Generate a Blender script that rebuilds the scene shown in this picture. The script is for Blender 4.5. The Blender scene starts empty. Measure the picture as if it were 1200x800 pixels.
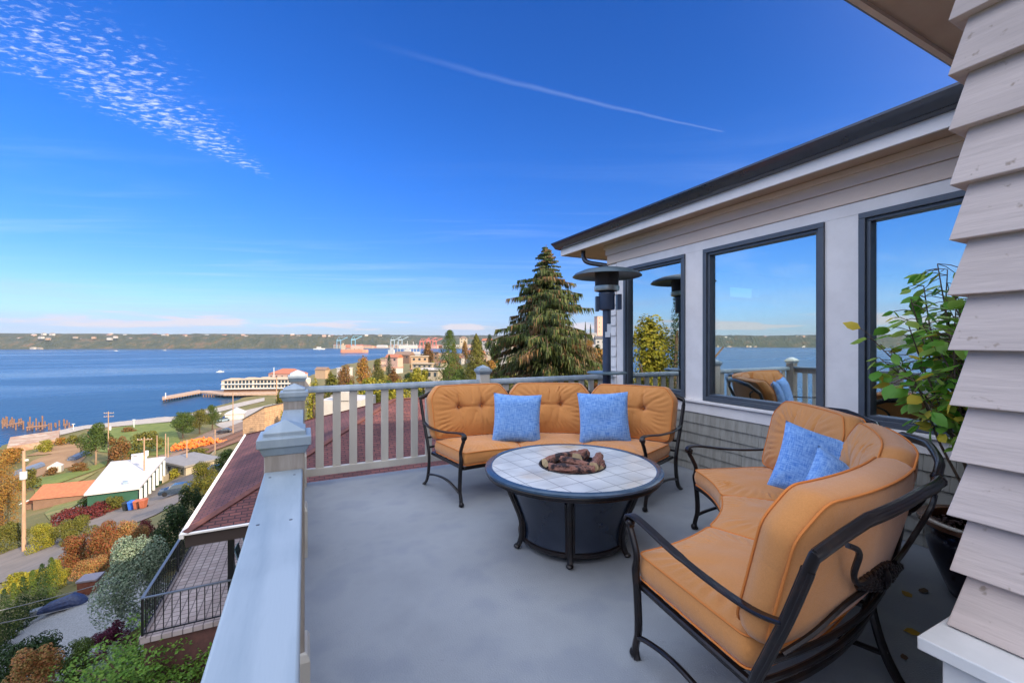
import bpy, bmesh, math, random
import numpy as np
from mathutils import Vector, Matrix, noise
R = math.radians
random.seed(7)
sc = bpy.context.scene
COL = sc.collection

# ------------------------------------------------------------------ camera, sky, sun, exposure
S_, C_ = math.sin(R(25.92)), math.cos(R(25.92))      # the camera looks 25.92 deg to the right of the deck's long axis (+Y)
cam = bpy.data.cameras.new('camera'); co = bpy.data.objects.new('camera', cam); COL.objects.link(co)
co.location = (0, 0, 1.6); co.rotation_euler = (R(90), 0, R(-25.92))
cam.lens = 15.0; cam.sensor_width = 36.0; cam.clip_start = 0.05; cam.clip_end = 30000
sc.camera = co

SUN_EL = 25.0
SH = Vector((-.8, .6)).normalized()                   # where the light travels, in camera right / forward
sx, sy = SH.x*C_ + SH.y*S_, -SH.x*S_ + SH.y*C_
sun = bpy.data.lights.new('sun', 'SUN'); so = bpy.data.objects.new('sun', sun); COL.objects.link(so)
ld = Vector((sx*math.cos(R(SUN_EL)), sy*math.cos(R(SUN_EL)), -math.sin(R(SUN_EL))))
so.rotation_euler = ld.to_track_quat('-Z', 'Y').to_euler(); so.location = (20, -30, 40)
sun.energy = 4.5; sun.angle = R(0.55); sun.color = (1.0, .80, .58)

w = bpy.data.worlds.new('World'); sc.world = w; w.use_nodes = True
nt = w.node_tree; N = nt.nodes; L = nt.links
bg = N['Background']; bg.inputs[1].default_value = 0.10
sky = N.new('ShaderNodeTexSky'); sky.sky_type = 'NISHITA'; sky.sun_disc = False
sky.sun_elevation = R(SUN_EL); sky.sun_rotation = math.atan2(-sx, -sy)
sky.altitude = 60; sky.air_density = 1.0; sky.dust_density = 0.25; sky.ozone_density = 4.0


def nd(tree, t, **kw):
    n = tree.nodes.new(t)
    for k, v in kw.items(): setattr(n, k, v)
    return n


def mth(tree, op, a, b=None, c=None, clamp=False):
    n = tree.nodes.new('ShaderNodeMath'); n.operation = op; n.use_clamp = clamp
    for i, v in enumerate((a, b, c)):
        if v is None: continue
        if isinstance(v, (int, float)): n.inputs[i].default_value = v
        else: tree.links.new(v, n.inputs[i])
    return n.outputs[0]


def sstep(tree, x, lo, hi):
    n = tree.nodes.new('ShaderNodeMapRange'); n.interpolation_type = 'SMOOTHSTEP'
    tree.links.new(x, n.inputs[0]); n.inputs[1].default_value = lo; n.inputs[2].default_value = hi
    return n.outputs[0]


tc = nd(nt, 'ShaderNodeTexCoord')
def dotc(v):
    n = nd(nt, 'ShaderNodeVectorMath', operation='DOT_PRODUCT'); L.new(tc.outputs['Generated'], n.inputs[0]); n.inputs[1].default_value = v
    return n.outputs['Value']
dr, df, dz = dotc((C_, -S_, 0)), dotc((S_, C_, 0)), dotc((0, 0, 1))
zc = mth(nt, 'MAXIMUM', dz, 0.012)
u = mth(nt, 'DIVIDE', dr, zc); v = mth(nt, 'DIVIDE', df, zc)      # position in a flat cloud layer of height 1
def comb(a, b, c=0.0):
    n = nd(nt, 'ShaderNodeCombineXYZ')
    for i, q in enumerate((a, b, c)):
        if isinstance(q, (int, float)): n.inputs[i].default_value = q
        else: L.new(q, n.inputs[i])
    return n.outputs[0]
def wnoise(vec, scale, detail=4, rough=.55, dist=0):
    n = nd(nt, 'ShaderNodeTexNoise'); L.new(vec, n.inputs['Vector']); n.inputs['Scale'].default_value = scale
    n.inputs['Detail'].default_value = detail; n.inputs['Roughness'].default_value = rough; n.inputs['Distortion'].default_value = dist
    return n.outputs[0]
uv = comb(u, v)
# 1 altocumulus streak
wid = mth(nt, 'MULTIPLY', mth(nt, 'SUBTRACT', 2.70, v), 0.40)
wid = mth(nt, 'MINIMUM', mth(nt, 'MAXIMUM', wid, 0.001), 0.62)
ctr = mth(nt, 'ABSOLUTE', mth(nt, 'ADD', u, mth(nt, 'ADD', 1.49, mth(nt, 'MULTIPLY', mth(nt, 'SUBTRACT', v, 2.6), -0.08))))
band = mth(nt, 'SUBTRACT', 1.0, mth(nt, 'DIVIDE', ctr, wid), clamp=True)
band = mth(nt, 'MULTIPLY', band, sstep(nt, v, 0.5, 1.9))
m2 = nd(nt, 'ShaderNodeMapping'); L.new(uv, m2.inputs[0]); m2.inputs['Rotation'].default_value = (0, 0, R(-22)); m2.inputs['Scale'].default_value = (1.0, 1.9, 1)
cells = wnoise(m2.outputs[0], 21, 4, .6, .3)
big = wnoise(uv, 3.2, 3)
ac = mth(nt, 'MULTIPLY', sstep(nt, mth(nt, 'ADD', cells, mth(nt, 'MULTIPLY', band, .13)), .54, .86), sstep(nt, mth(nt, 'MULTIPLY', band, mth(nt, 'MULTIPLY', sstep(nt, big, .28, .56), 1.7)), 0.0, .75))
ac = mth(nt, 'MULTIPLY', mth(nt, 'MULTIPLY', ac, .50), sstep(nt, mth(nt, 'SUBTRACT', 2.72, v), 0.0, .45))
# 2 contrail, a line between two points of the layer
ax, ay, bx, by = -.62, 1.36, 1.02, 2.04
dl = math.hypot(bx-ax, by-ay); ux, uy = (bx-ax)/dl, (by-ay)/dl
along = mth(nt, 'ADD', mth(nt, 'MULTIPLY', mth(nt, 'SUBTRACT', u, ax), ux), mth(nt, 'MULTIPLY', mth(nt, 'SUBTRACT', v, ay), uy))
perp = mth(nt, 'ADD', mth(nt, 'MULTIPLY', mth(nt, 'SUBTRACT', u, ax), -uy), mth(nt, 'MULTIPLY', mth(nt, 'SUBTRACT', v, ay), ux))
bow = mth(nt, 'MULTIPLY', mth(nt, 'MULTIPLY', along, mth(nt, 'SUBTRACT', dl, along)), -.035)
wob = mth(nt, 'MULTIPLY', mth(nt, 'SUBTRACT', wnoise(uv, 5, 3), .5), .03)
pd = mth(nt, 'ABSOLUTE', mth(nt, 'ADD', mth(nt, 'ADD', perp, bow), wob))
ctw = mth(nt, 'ADD', 0.009, mth(nt, 'MULTIPLY', mth(nt, 'SUBTRACT', dl, along), .012))
ct = mth(nt, 'SUBTRACT', 1.0, mth(nt, 'DIVIDE', pd, ctw), clamp=True)
ct = mth(nt, 'MULTIPLY', ct, mth(nt, 'MULTIPLY', sstep(nt, along, 0.0, 1.0), mth(nt, 'SUBTRACT', 1.0, sstep(nt, along, dl-.03, dl))))
ct = mth(nt, 'MULTIPLY', ct, mth(nt, 'MULTIPLY', sstep(nt, df, 0, .2), .09))
# 3 thin cirrus veil low in the sky
m3 = nd(nt, 'ShaderNodeMapping'); L.new(uv, m3.inputs[0]); m3.inputs['Rotation'].default_value = (0, 0, R(35)); m3.inputs['Scale'].default_value = (.35, 1.6, 1)
ci = mth(nt, 'MULTIPLY', sstep(nt, wnoise(m3.outputs[0], .9, 6, .6, .6), .46, .8), mth(nt, 'MULTIPLY', sstep(nt, mth(nt, 'MULTIPLY', dz, -1.0), -.5, -.10), .30))
# 4 cumulus bank just over the horizon
hv = nd(nt, 'ShaderNodeVectorMath', operation='MULTIPLY'); L.new(tc.outputs['Generated'], hv.inputs[0]); hv.inputs[1].default_value = (5.0, 5.0, 52.0)
cb = wnoise(hv.outputs[0], 1.15, 7, .58, .2)
env = mth(nt, 'MULTIPLY', sstep(nt, dz, .020, .030), mth(nt, 'SUBTRACT', 1.0, sstep(nt, dz, .030, .060)))
cu = sstep(nt, mth(nt, 'ADD', cb, mth(nt, 'MULTIPLY', env, .17)), .60, .72)
cu = mth(nt, 'MULTIPLY', mth(nt, 'MULTIPLY', cu, sstep(nt, env, .02, .3)), .8)
hv2 = nd(nt, 'ShaderNodeVectorMath', operation='MULTIPLY'); L.new(tc.outputs['Generated'], hv2.inputs[0]); hv2.inputs[1].default_value = (2.2, 2.2, 30.0)
lay = mth(nt, 'MULTIPLY', sstep(nt, wnoise(hv2.outputs[0], 1.0, 5, .55, .3), .42, .70), mth(nt, 'MULTIPLY', mth(nt, 'SUBTRACT', 1.0, sstep(nt, dz, .04, .16)), .45))

hs = nd(nt, 'ShaderNodeHueSaturation'); L.new(sky.outputs[0], hs.inputs['Color']); hs.inputs['Saturation'].default_value = 1.28; hs.inputs['Hue'].default_value = .508
def mixc(a, b, f, mode='MIX'):
    n = nd(nt, 'ShaderNodeMix', data_type='RGBA', blend_type=mode)
    for s_, q in ((0, f), (6, a), (7, b)):
        if isinstance(q, (int, float)): n.inputs[s_].default_value = q
        elif isinstance(q, tuple): n.inputs[s_].default_value = (*q, 1)
        else: L.new(q, n.inputs[s_])
    return n.outputs[2]
tint = mixc((.56,.62,.86), (.50,.77,1.10), sstep(nt, dz, .0, .40))
skyc = mixc(hs.outputs[0], tint, 1.0, 'MULTIPLY')
skyc = mixc(skyc, (.62,.70,.86), mth(nt, 'SUBTRACT', 1.0, sstep(nt, dz, .0, .10)), 'MULTIPLY')
skyc = mixc(skyc, (2.9, 3.2, 4.7), lay)
skyc = mixc(skyc, (3.6, 4.6, 6.8), ci)
skyc = mixc(skyc, (4.5, 4.0, 4.15), cu)
skyc = mixc(skyc, (7.0, 7.2, 8.0), ac)
skyc = mixc(skyc, (6.0, 6.8, 8.4), ct)
# 5 added brightness overhead, above what the view takes in, to light the shaded deck
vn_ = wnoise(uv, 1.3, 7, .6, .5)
fill_top = mth(nt, 'MULTIPLY', sstep(nt, dz, .66, .82), mth(nt, 'ADD', .72, mth(nt, 'MULTIPLY', sstep(nt, vn_, .35, .65), .28)))
skyc = mixc(skyc, (6.4, 8.0, 11.0), fill_top)
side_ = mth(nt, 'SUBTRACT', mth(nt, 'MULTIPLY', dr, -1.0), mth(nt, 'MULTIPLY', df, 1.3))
fill_left = mth(nt, 'MULTIPLY', mth(nt, 'MULTIPLY', sstep(nt, dz, .28, .50), sstep(nt, side_, .08, .45)), mth(nt, 'ADD', .75, mth(nt, 'MULTIPLY', sstep(nt, vn_, .35, .65), .25)))  # added brightness far left, outside the view, to light the walls
skyc = mixc(skyc, (12.0, 13.0, 15.4), fill_left)
# whiter, brighter air round the sun, behind the viewpoint
sd_ = dotc((-ld.x, -ld.y, -ld.z)); gl_ = mth(nt, 'POWER', mth(nt, 'MAXIMUM', sd_, 0.0), 3.0)
skyc = mixc(skyc, (13.0, 11.5, 9.5), mth(nt, 'MULTIPLY', gl_, .8))
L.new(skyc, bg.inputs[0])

sc.view_settings.view_transform = 'Standard'; sc.view_settings.look = 'None'
sc.view_settings.exposure = 1.0; sc.view_settings.gamma = 1
sc.cycles.max_bounces = 8; sc.cycles.transparent_max_bounces = 8; sc.cycles.glossy_bounces = 4; sc.cycles.diffuse_bounces = 3
sc.cycles.caustics_reflective = False; sc.cycles.caustics_refractive = False; sc.cycles.sample_clamp_indirect = 6
sc.cycles.volume_bounces = 0; sc.cycles.use_denoising = True

# ------------------------------------------------------------------ coordinates
def W(r, f, z=0.0):
    """right / forward of the viewpoint -> world"""
    return Vector((r*C_ + f*S_, -r*S_ + f*C_, z))
def RF(X, Y): return (X*C_ - Y*S_, X*S_ + Y*C_)
YAW = -R(25.92)

# ------------------------------------------------------------------ mesh helpers
class MB:
    def __init__(s): s.v = []; s.f = []; s.m = []; s.cur = 0
    def add(s, vs, fs):
        o = len(s.v); s.v += [tuple(x) for x in vs]; s.f += [tuple(i+o for i in f) for f in fs]; s.m += [s.cur]*len(fs); return s
    def box(s, x0, x1, y0, y1, z0, z1):
        return s.add([(x0,y0,z0),(x1,y0,z0),(x1,y1,z0),(x0,y1,z0),(x0,y0,z1),(x1,y0,z1),(x1,y1,z1),(x0,y1,z1)],
                     [(0,3,2,1),(4,5,6,7),(0,1,5,4),(1,2,6,5),(2,3,7,6),(3,0,4,7)])
    def cbox(s, c, sz, rz=0.0, tilt=None):
        m = Matrix.Rotation(rz, 3, 'Z')
        if tilt is not None: m = m @ tilt
        c = Vector(c); h = Vector(sz)/2
        vs = [c + m @ Vector((a*h.x, b*h.y, d*h.z)) for d in (-1,1) for a, b in ((-1,-1),(1,-1),(1,1),(-1,1))]
        return s.add(vs, [(0,3,2,1),(4,5,6,7),(0,1,5,4),(1,2,6,5),(2,3,7,6),(3,0,4,7)])
    def prism(s, poly, z0, z1):
        n = len(poly)
        return s.add([(p[0],p[1],z0) for p in poly]+[(p[0],p[1],z1) for p in poly],
                     [tuple(range(n))[::-1], tuple(range(n,2*n))]+[(i,(i+1)%n,n+(i+1)%n,n+i) for i in range(n)])
    def loft(s, rings, caps=True, closed=True):
        n = len(rings[0]); o = [p for r_ in rings for p in r_]; fs = []
        for k in range(len(rings)-1):
            for i in range(n if closed else n-1):
                j = (i+1) % n
                fs.append((k*n+i, k*n+j, (k+1)*n+j, (k+1)*n+i))
        if caps and closed: fs += [tuple(range(n))[::-1], tuple(range((len(rings)-1)*n, len(rings)*n))]
        return s.add(o, fs)
    def tube(s, pts, rad, n=8):
        pts = [Vector(p) for p in pts]
        rad = rad if isinstance(rad, (list, tuple)) else [rad]*len(pts)
        up = Vector((0,0,1)); rings = []; a = None
        for i, p in enumerate(pts):
            t = (pts[min(i+1,len(pts)-1)] - pts[max(i-1,0)]).normalized()
            if a is None:
                a = t.cross(up) if abs(t.z) < .95 else t.cross(Vector((1,0,0)))
            a = (a - t*a.dot(t)).normalized(); b = t.cross(a)
            rings.append([p + (a*math.cos(2*math.pi*k/n) + b*math.sin(2*math.pi*k/n))*rad[i] for k in range(n)])
        return s.loft(rings)
    def ribbon(s, pts, wd, th, up=None):
        pts = [Vector(p) for p in pts]; rings = []
        for i, p in enumerate(pts):
            t = (pts[min(i+1,len(pts)-1)] - pts[max(i-1,0)]).normalized()
            uu = Vector(up if up is not None else (0,0,1)) if not callable(up) else up(i)
            sd = t.cross(uu).normalized(); n_ = sd.cross(t).normalized()
            w_ = wd[i] if isinstance(wd, list) else wd; h = th/2; q = w_/2; c = min(h*.6, q*.4)
            rings.append([p+sd*(q-c)+n_*h, p+sd*q+n_*(h-c), p+sd*q-n_*(h-c), p+sd*(q-c)-n_*h, p-sd*(q-c)-n_*h, p-sd*q-n_*(h-c), p-sd*q+n_*(h-c), p-sd*(q-c)+n_*h])
        return s.loft(rings)
    def lathe(s, prof, n=32, c=(0,0,0), caps=True):
        c = Vector(c)
        return s.loft([[c+Vector((r_*math.cos(2*math.pi*k/n), r_*math.sin(2*math.pi*k/n), z)) for k in range(n)] for r_, z in prof], caps)
    def ball(s, c, r_, n=8, sc3=(1,1,1)):
        c = Vector(c)
        rings = [[c+Vector((r_*sc3[0]*math.sin(math.pi*j/n)*math.cos(2*math.pi*k/(n*2)), r_*sc3[1]*math.sin(math.pi*j/n)*math.sin(2*math.pi*k/(n*2)), -r_*sc3[2]*math.cos(math.pi*j/n))) for k in range(n*2)] for j in range(1,n)]
        return s.loft(rings)
    def build(s, name, mat, parent=None, smooth=True, ang=38, bevel=0, loc=None):
        me = bpy.data.meshes.new(name); me.from_pydata(s.v, [], s.f); me.validate()
        mats = mat if isinstance(mat, (list, tuple)) else [mat]
        for m in mats: me.materials.append(m)
        if len(mats) > 1 and len(s.m) == len(me.polygons):
            me.polygons.foreach_set('material_index', s.m)
        if len(s.f) < 30000:
            bm = bmesh.new(); bm.from_mesh(me); bmesh.ops.recalc_face_normals(bm, faces=bm.faces); bm.to_mesh(me); bm.free()
        if smooth:
            me.shade_smooth(); me.set_sharp_from_angle(angle=R(ang))
        o = bpy.data.objects.new(name, me); COL.objects.link(o)
        if parent is not None:
            o.parent = parent
            o.location = loc if loc is not None else ((-parent.location) if parent.get('_world') else (0,0,0))
        if bevel:
            b = o.modifiers.new('bevel', 'BEVEL'); b.width = bevel; b.segments = 2; b.limit_method = 'ANGLE'; b.angle_limit = R(40)
        return o

def tag(o, label=None, cat=None, group=None, kind=None):
    for k, q in (('label', label), ('category', cat), ('group', group), ('kind', kind)):
        if q: o[k] = q
    return o
def thing(name, label, cat, loc=(0,0,0), rz=0.0, group=None, world=False):
    o = bpy.data.objects.new(name, None); COL.objects.link(o); o.location = loc; o.rotation_euler = (0,0,rz); o.empty_display_size = .2
    if world: o['_world'] = 1
    return tag(o, label, cat, group)
def copy_tree(o, parent=None):
    c = o.copy(); COL.objects.link(c)
    if parent is not None: c.parent = parent
    for ch in list(o.children): copy_tree(ch, c)
    return c
def cr(P, n=6):
    P = [Vector(p) for p in P]; out = []
    for i in range(len(P)-1):
        a, b, c, d = P[max(i-1,0)], P[i], P[i+1], P[min(i+2,len(P)-1)]
        for k in range(n):
            t = k/n
            out.append(.5*((2*b)+(c-a)*t+(2*a-5*b+4*c-d)*t*t+(3*b-a-3*c+d)*t**3))
    return out+[P[-1]]

# ------------------------------------------------------------------ materials
def mat(name, c1, c2=None, scale=6.0, rough=.6, bump=0.0, bscale=40.0, metal=0.0, spec=.5, stretch=(1,1,1), detail=5, c3=None, coord='Object', lo=.38, hi=.62, bdist=.01, aniso=None):
    m = bpy.data.materials.new(name); m.use_nodes = True; t = m.node_tree; b = t.nodes['Principled BSDF']
    b.inputs['Roughness'].default_value = rough; b.inputs['Metallic'].default_value = metal; b.inputs['Specular IOR Level'].default_value = spec
    b.inputs['Base Color'].default_value = (*c1, 1)
    tcn = t.nodes.new('ShaderNodeTexCoord'); mp = t.nodes.new('ShaderNodeMapping'); t.links.new(tcn.outputs[coord], mp.inputs[0]); mp.inputs['Scale'].default_value = stretch
    if c2:
        nz = t.nodes.new('ShaderNodeTexNoise'); t.links.new(mp.outputs[0], nz.inputs['Vector']); nz.inputs['Scale'].default_value = scale; nz.inputs['Detail'].default_value = detail; nz.inputs['Roughness'].default_value = .6
        rp = t.nodes.new('ShaderNodeValToRGB'); t.links.new(nz.outputs[0], rp.inputs[0])
        rp.color_ramp.elements[0].position = lo; rp.color_ramp.elements[1].position = hi
        rp.color_ramp.elements[0].color = (*c1, 1); rp.color_ramp.elements[1].color = (*c2, 1)
        if c3:
            e = rp.color_ramp.elements.new((lo+hi)/2); e.color = (*c3, 1)
        t.links.new(rp.outputs[0], b.inputs['Base Color'])
    if bump:
        n2 = t.nodes.new('ShaderNodeTexNoise'); t.links.new(mp.outputs[0], n2.inputs['Vector']); n2.inputs['Scale'].default_value = bscale; n2.inputs['Detail'].default_value = 6
        bp = t.nodes.new('ShaderNodeBump'); bp.inputs['Strength'].default_value = bump; bp.inputs['Distance'].default_value = bdist
        t.links.new(n2.outputs[0], bp.inputs['Height']); t.links.new(bp.outputs[0], b.inputs['Normal'])
    return m
def leafmat(name, cols, transl=.25, rough=.6):
    m = bpy.data.materials.new(name); m.use_nodes = True; t = m.node_tree; b = t.nodes['Principled BSDF']; out = t.nodes['Material Output']
    g = t.nodes.new('ShaderNodeNewGeometry'); rp = t.nodes.new('ShaderNodeValToRGB'); t.links.new(g.outputs['Random Per Island'], rp.inputs[0])
    rp.color_ramp.elements[0].color = (*cols[0], 1); rp.color_ramp.elements[1].color = (*cols[-1], 1)
    for i, c in enumerate(cols[1:-1]):
        e = rp.color_ramp.elements.new((i+1)/(len(cols)-1)); e.color = (*c, 1)
    b.inputs['Roughness'].default_value = rough; b.inputs['Specular IOR Level'].default_value = .25
    t.links.new(rp.outputs[0], b.inputs['Base Color'])
    tr = t.nodes.new('ShaderNodeBsdfTranslucent'); t.links.new(rp.outputs[0], tr.inputs[0])
    mx = t.nodes.new('ShaderNodeMixShader'); mx.inputs[0].default_value = transl
    t.links.new(b.outputs[0], mx.inputs[1]); t.links.new(tr.outputs[0], mx.inputs[2]); t.links.new(mx.outputs[0], out.inputs[0])
    return m
def wood_lap(name, c, dirt, seams=False):
    """painted rough-sawn wood: grain bump along Y, knots and peeled spots"""
    m = mat(name, c, tuple(x*.86 for x in c), 7, .75, .5, 30, stretch=(1, .25, 2.2), bdist=.006)
    t = m.node_tree; b = t.nodes['Principled BSDF']
    tcn = t.nodes.new('ShaderNodeTexCoord'); nz = t.nodes.new('ShaderNodeTexNoise'); nz.inputs['Scale'].default_value = 26; nz.inputs['Detail'].default_value = 3
    t.links.new(tcn.outputs['Object'], nz.inputs['Vector'])
    rp = t.nodes.new('ShaderNodeValToRGB'); rp.color_ramp.elements[0].position = .66; rp.color_ramp.elements[1].position = .74
    rp.color_ramp.elements[0].color = (0,0,0,1); rp.color_ramp.elements[1].color = (1,1,1,1); t.links.new(nz.outputs[0], rp.inputs[0])
    mx = t.nodes.new('ShaderNodeMix'); mx.data_type = 'RGBA'
    src = b.inputs['Base Color'].links[0].from_socket
    t.links.new(rp.outputs[0], mx.inputs[0]); t.links.new(src, mx.inputs[6]); mx.inputs[7].default_value = (*dirt, 1)
    t.links.new(mx.outputs[2], b.inputs['Base Color'])
    return m

M = {}
M['deck'] = mat('deck_coating', (.235,.25,.27), (.345,.36,.38), 1.3, .55, .8, 120, bdist=.004, detail=14, lo=.28, hi=.72)
M['cap'] = mat('cap_board_paint', (.25,.31,.36), (.35,.41,.46), 3, .42, .12, 60, bdist=.002, stretch=(3,.4,1))
M['railpaint'] = mat('rail_paint', (.50,.47,.42), (.57,.54,.48), 4, .5, .1, 60, bdist=.002, stretch=(1,1,.3))
M['postwood'] = mat('post_paint', (.27,.235,.20), (.36,.32,.28), 9, .6, .3, 25, bdist=.003, stretch=(5,5,.5))
M['white'] = mat('white_trim_paint', (.78,.73,.69), (.84,.79,.75), 5, .6, .2, 40, bdist=.003)
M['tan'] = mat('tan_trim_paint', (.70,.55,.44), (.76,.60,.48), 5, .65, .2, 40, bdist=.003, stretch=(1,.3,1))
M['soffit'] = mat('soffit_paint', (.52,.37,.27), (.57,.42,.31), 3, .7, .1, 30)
M['gutter'] = mat('dark_gutter_metal', (.016,.022,.04), (.022,.03,.05), 8, .22, metal=0, spec=.9)
M['frame'] = mat('window_frame_navy', (.075,.088,.11), (.085,.10,.12), 8, .4)
M['shingle'] = mat('shingle_stain', (.27,.255,.215), (.36,.34,.295), 8, .8, .5, 30, bdist=.004, stretch=(1,3,.4))
M['pillar'] = wood_lap('pillar_shakes', (.60,.49,.43), (.33,.25,.19))
M['pillarwhite'] = mat('pillar_base_paint', (.62,.61,.59), (.70,.69,.67), 4, .55, .15, 50, bdist=.003)
M['roofred'] = None
M['cushion'] = None
M['bronze'] = mat('oil_rubbed_bronze', (.009,.007,.008), (.030,.016,.012), 14, .30, .1, 60, metal=.2, spec=.5, bdist=.001, lo=.5, hi=.75)
M['bronze_edge'] = M['bronze']
M['piping'] = mat('piping_fabric', (.62,.20,.04), None, rough=.85)
M['iron'] = mat('black_iron', (.015,.016,.02), None, rough=.45, metal=.3)
M['drum'] = mat('table_drum_enamel', (.012,.018,.035), (.02,.03,.052), 3, .22, .03, 20, spec=.6)
M['dark'] = mat('dark_void', (.012,.012,.014), None, rough=.9)

def fabric(name, c1, c2, wscale, rough=.9, sheen=.3, weave=.25, lines=False):
    m = bpy.data.materials.new(name); m.use_nodes = True; t = m.node_tree; b = t.nodes['Principled BSDF']
    tcn = t.nodes.new('ShaderNodeTexCoord')
    def nz(scale, st, det=3):
        mp = t.nodes.new('ShaderNodeMapping'); t.links.new(tcn.outputs['UV' if lines else 'Object'], mp.inputs[0]); mp.inputs['Scale'].default_value = st
        n = t.nodes.new('ShaderNodeTexNoise'); t.links.new(mp.outputs[0], n.inputs['Vector']); n.inputs['Scale'].default_value = scale; n.inputs['Detail'].default_value = det
        return n.outputs[0]
    if lines:
        a = nz(wscale, (1, .12, 1)); c = nz(wscale, (.12, 1, 1)); s = mth(t, 'MULTIPLY', mth(t, 'ADD', a, c), .5)
        lo, hi = .36, .64
    else:
        a = nz(wscale, (1,1,1)); s = a; lo, hi = .3, .7
    rp = t.nodes.new('ShaderNodeValToRGB'); t.links.new(s, rp.inputs[0]); rp.color_ramp.elements[0].position = lo; rp.color_ramp.elements[1].position = hi
    rp.color_ramp.elements[0].color = (*c1, 1); rp.color_ramp.elements[1].color = (*c2, 1)
    t.links.new(rp.outputs[0], b.inputs['Base Color']); b.inputs['Roughness'].default_value = rough; b.inputs['Specular IOR Level'].default_value = .2
    b.inputs['Sheen Weight'].default_value = sheen; b.inputs['Sheen Roughness'].default_value = .5
    mp = t.nodes.new('ShaderNodeMapping'); t.links.new(tcn.outputs['Object'], mp.inputs[0])
    n1 = t.nodes.new('ShaderNodeTexNoise'); t.links.new(mp.outputs[0], n1.inputs['Vector']); n1.inputs['Scale'].default_value = 7; n1.inputs['Detail'].default_value = 3; n1.inputs['Distortion'].default_value = .8
    n2 = t.nodes.new('ShaderNodeTexNoise'); t.links.new(mp.outputs[0], n2.inputs['Vector']); n2.inputs['Scale'].default_value = 420; n2.inputs['Detail'].default_value = 1
    b1 = t.nodes.new('ShaderNodeBump'); b1.inputs['Strength'].default_value = .30; b1.inputs['Distance'].default_value = .02; t.links.new(n1.outputs[0], b1.inputs['Height'])
    b2 = t.nodes.new('ShaderNodeBump'); b2.inputs['Strength'].default_value = weave; b2.inputs['Distance'].default_value = .002; t.links.new(n2.outputs[0], b2.inputs['Height']); t.links.new(b1.outputs[0], b2.inputs['Normal'])
    t.links.new(b2.outputs[0], b.inputs['Normal'])
    return m
M['cushion'] = fabric('rust_orange_fabric', (.54,.225,.066), (.59,.25,.075), 160, weave=.6)
M['pillow'] = fabric('blue_woven_fabric', (.055,.19,.56), (.30,.50,.80), 24, sheen=.15, lines=True)

def glassmat(name, fac, tint=(.75,.85,.85)):
    m = bpy.data.materials.new(name); m.use_nodes = True; t = m.node_tree; out = t.nodes['Material Output']; t.nodes.remove(t.nodes['Principled BSDF'])
    tr = t.nodes.new('ShaderNodeBsdfTransparent'); tr.inputs[0].default_value = (*tint, 1)
    gl = t.nodes.new('ShaderNodeBsdfGlossy'); gl.inputs['Roughness'].default_value = 0.0; gl.inputs[0].default_value = (.93,1,.97,1)
    fr = t.nodes.new('ShaderNodeFresnel'); fr.inputs[0].default_value = 1.5
    f = mth(t, 'ADD', mth(t, 'MULTIPLY', fr.outputs[0], 1-fac), fac, clamp=True)
    mx = t.nodes.new('ShaderNodeMixShader'); t.links.new(f, mx.inputs[0]); t.links.new(tr.outputs[0], mx.inputs[1]); t.links.new(gl.outputs[0], mx.inputs[2]); t.links.new(mx.outputs[0], out.inputs[0])
    return m
M['glass'] = glassmat('coated_window_glass', .62, (.85,.95,.93))

def brickmat(name, c1, c2, mortar, sx_, sz_, msize=.02, plane='XY', rot=0.0, rough=.8, bump=.4, offset=.5, nscale=3.0, namt=.25, loc=(0,0,0)):
    m = bpy.data.materials.new(name); m.use_nodes = True; t = m.node_tree; b = t.nodes['Principled BSDF']; b.inputs['Roughness'].default_value = rough
    tcn = t.nodes.new('ShaderNodeTexCoord'); src = tcn.outputs['Object']
    if plane != 'XY':
        sp = t.nodes.new('ShaderNodeSeparateXYZ'); t.links.new(src, sp.inputs[0]); cb_ = t.nodes.new('ShaderNodeCombineXYZ')
        t.links.new(sp.outputs[plane[0]], cb_.inputs[0]); t.links.new(sp.outputs[plane[1]], cb_.inputs[1]); src = cb_.outputs[0]
    mp = t.nodes.new('ShaderNodeMapping'); t.links.new(src, mp.inputs[0]); mp.inputs['Rotation'].default_value = (0,0,rot); mp.inputs['Location'].default_value = loc
    br = t.nodes.new('ShaderNodeTexBrick'); t.links.new(mp.outputs[0], br.inputs['Vector']); br.offset = offset
    br.inputs['Color1'].default_value = (*c1,1); br.inputs['Color2'].default_value = (*c2,1); br.inputs['Mortar'].default_value = (*mortar,1)
    br.inputs['Scale'].default_value = 1.0; br.inputs['Brick Width'].default_value = sx_; br.inputs['Row Height'].default_value = sz_; br.inputs['Mortar Size'].default_value = msize; br.inputs['Mortar Smooth'].default_value = .2
    nz = t.nodes.new('ShaderNodeTexNoise'); t.links.new(tcn.outputs['Object'], nz.inputs['Vector']); nz.inputs['Scale'].default_value = nscale; nz.inputs['Detail'].default_value = 6
    mr = t.nodes.new('ShaderNodeMapRange'); t.links.new(nz.outputs[0], mr.inputs[0]); mr.inputs[1].default_value = .3; mr.inputs[2].default_value = .7; mr.inputs[3].default_value = 1-namt; mr.inputs[4].default_value = 1+namt
    mx = t.nodes.new('ShaderNodeMix'); mx.data_type = 'RGBA'; mx.blend_type = 'MULTIPLY'; mx.inputs[0].default_value = 1
    t.links.new(br.outputs[0], mx.inputs[6]); t.links.new(mr.outputs[0], mx.inputs[7]); t.links.new(mx.outputs[2], b.inputs['Base Color'])
    bp = t.nodes.new('ShaderNodeBump'); bp.inputs['Strength'].default_value = bump; bp.inputs['Distance'].default_value = .01; bp.invert = True
    t.links.new(br.outputs['Fac'], bp.inputs['Height']); t.links.new(bp.outputs[0], b.inputs['Normal'])
    return m

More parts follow.
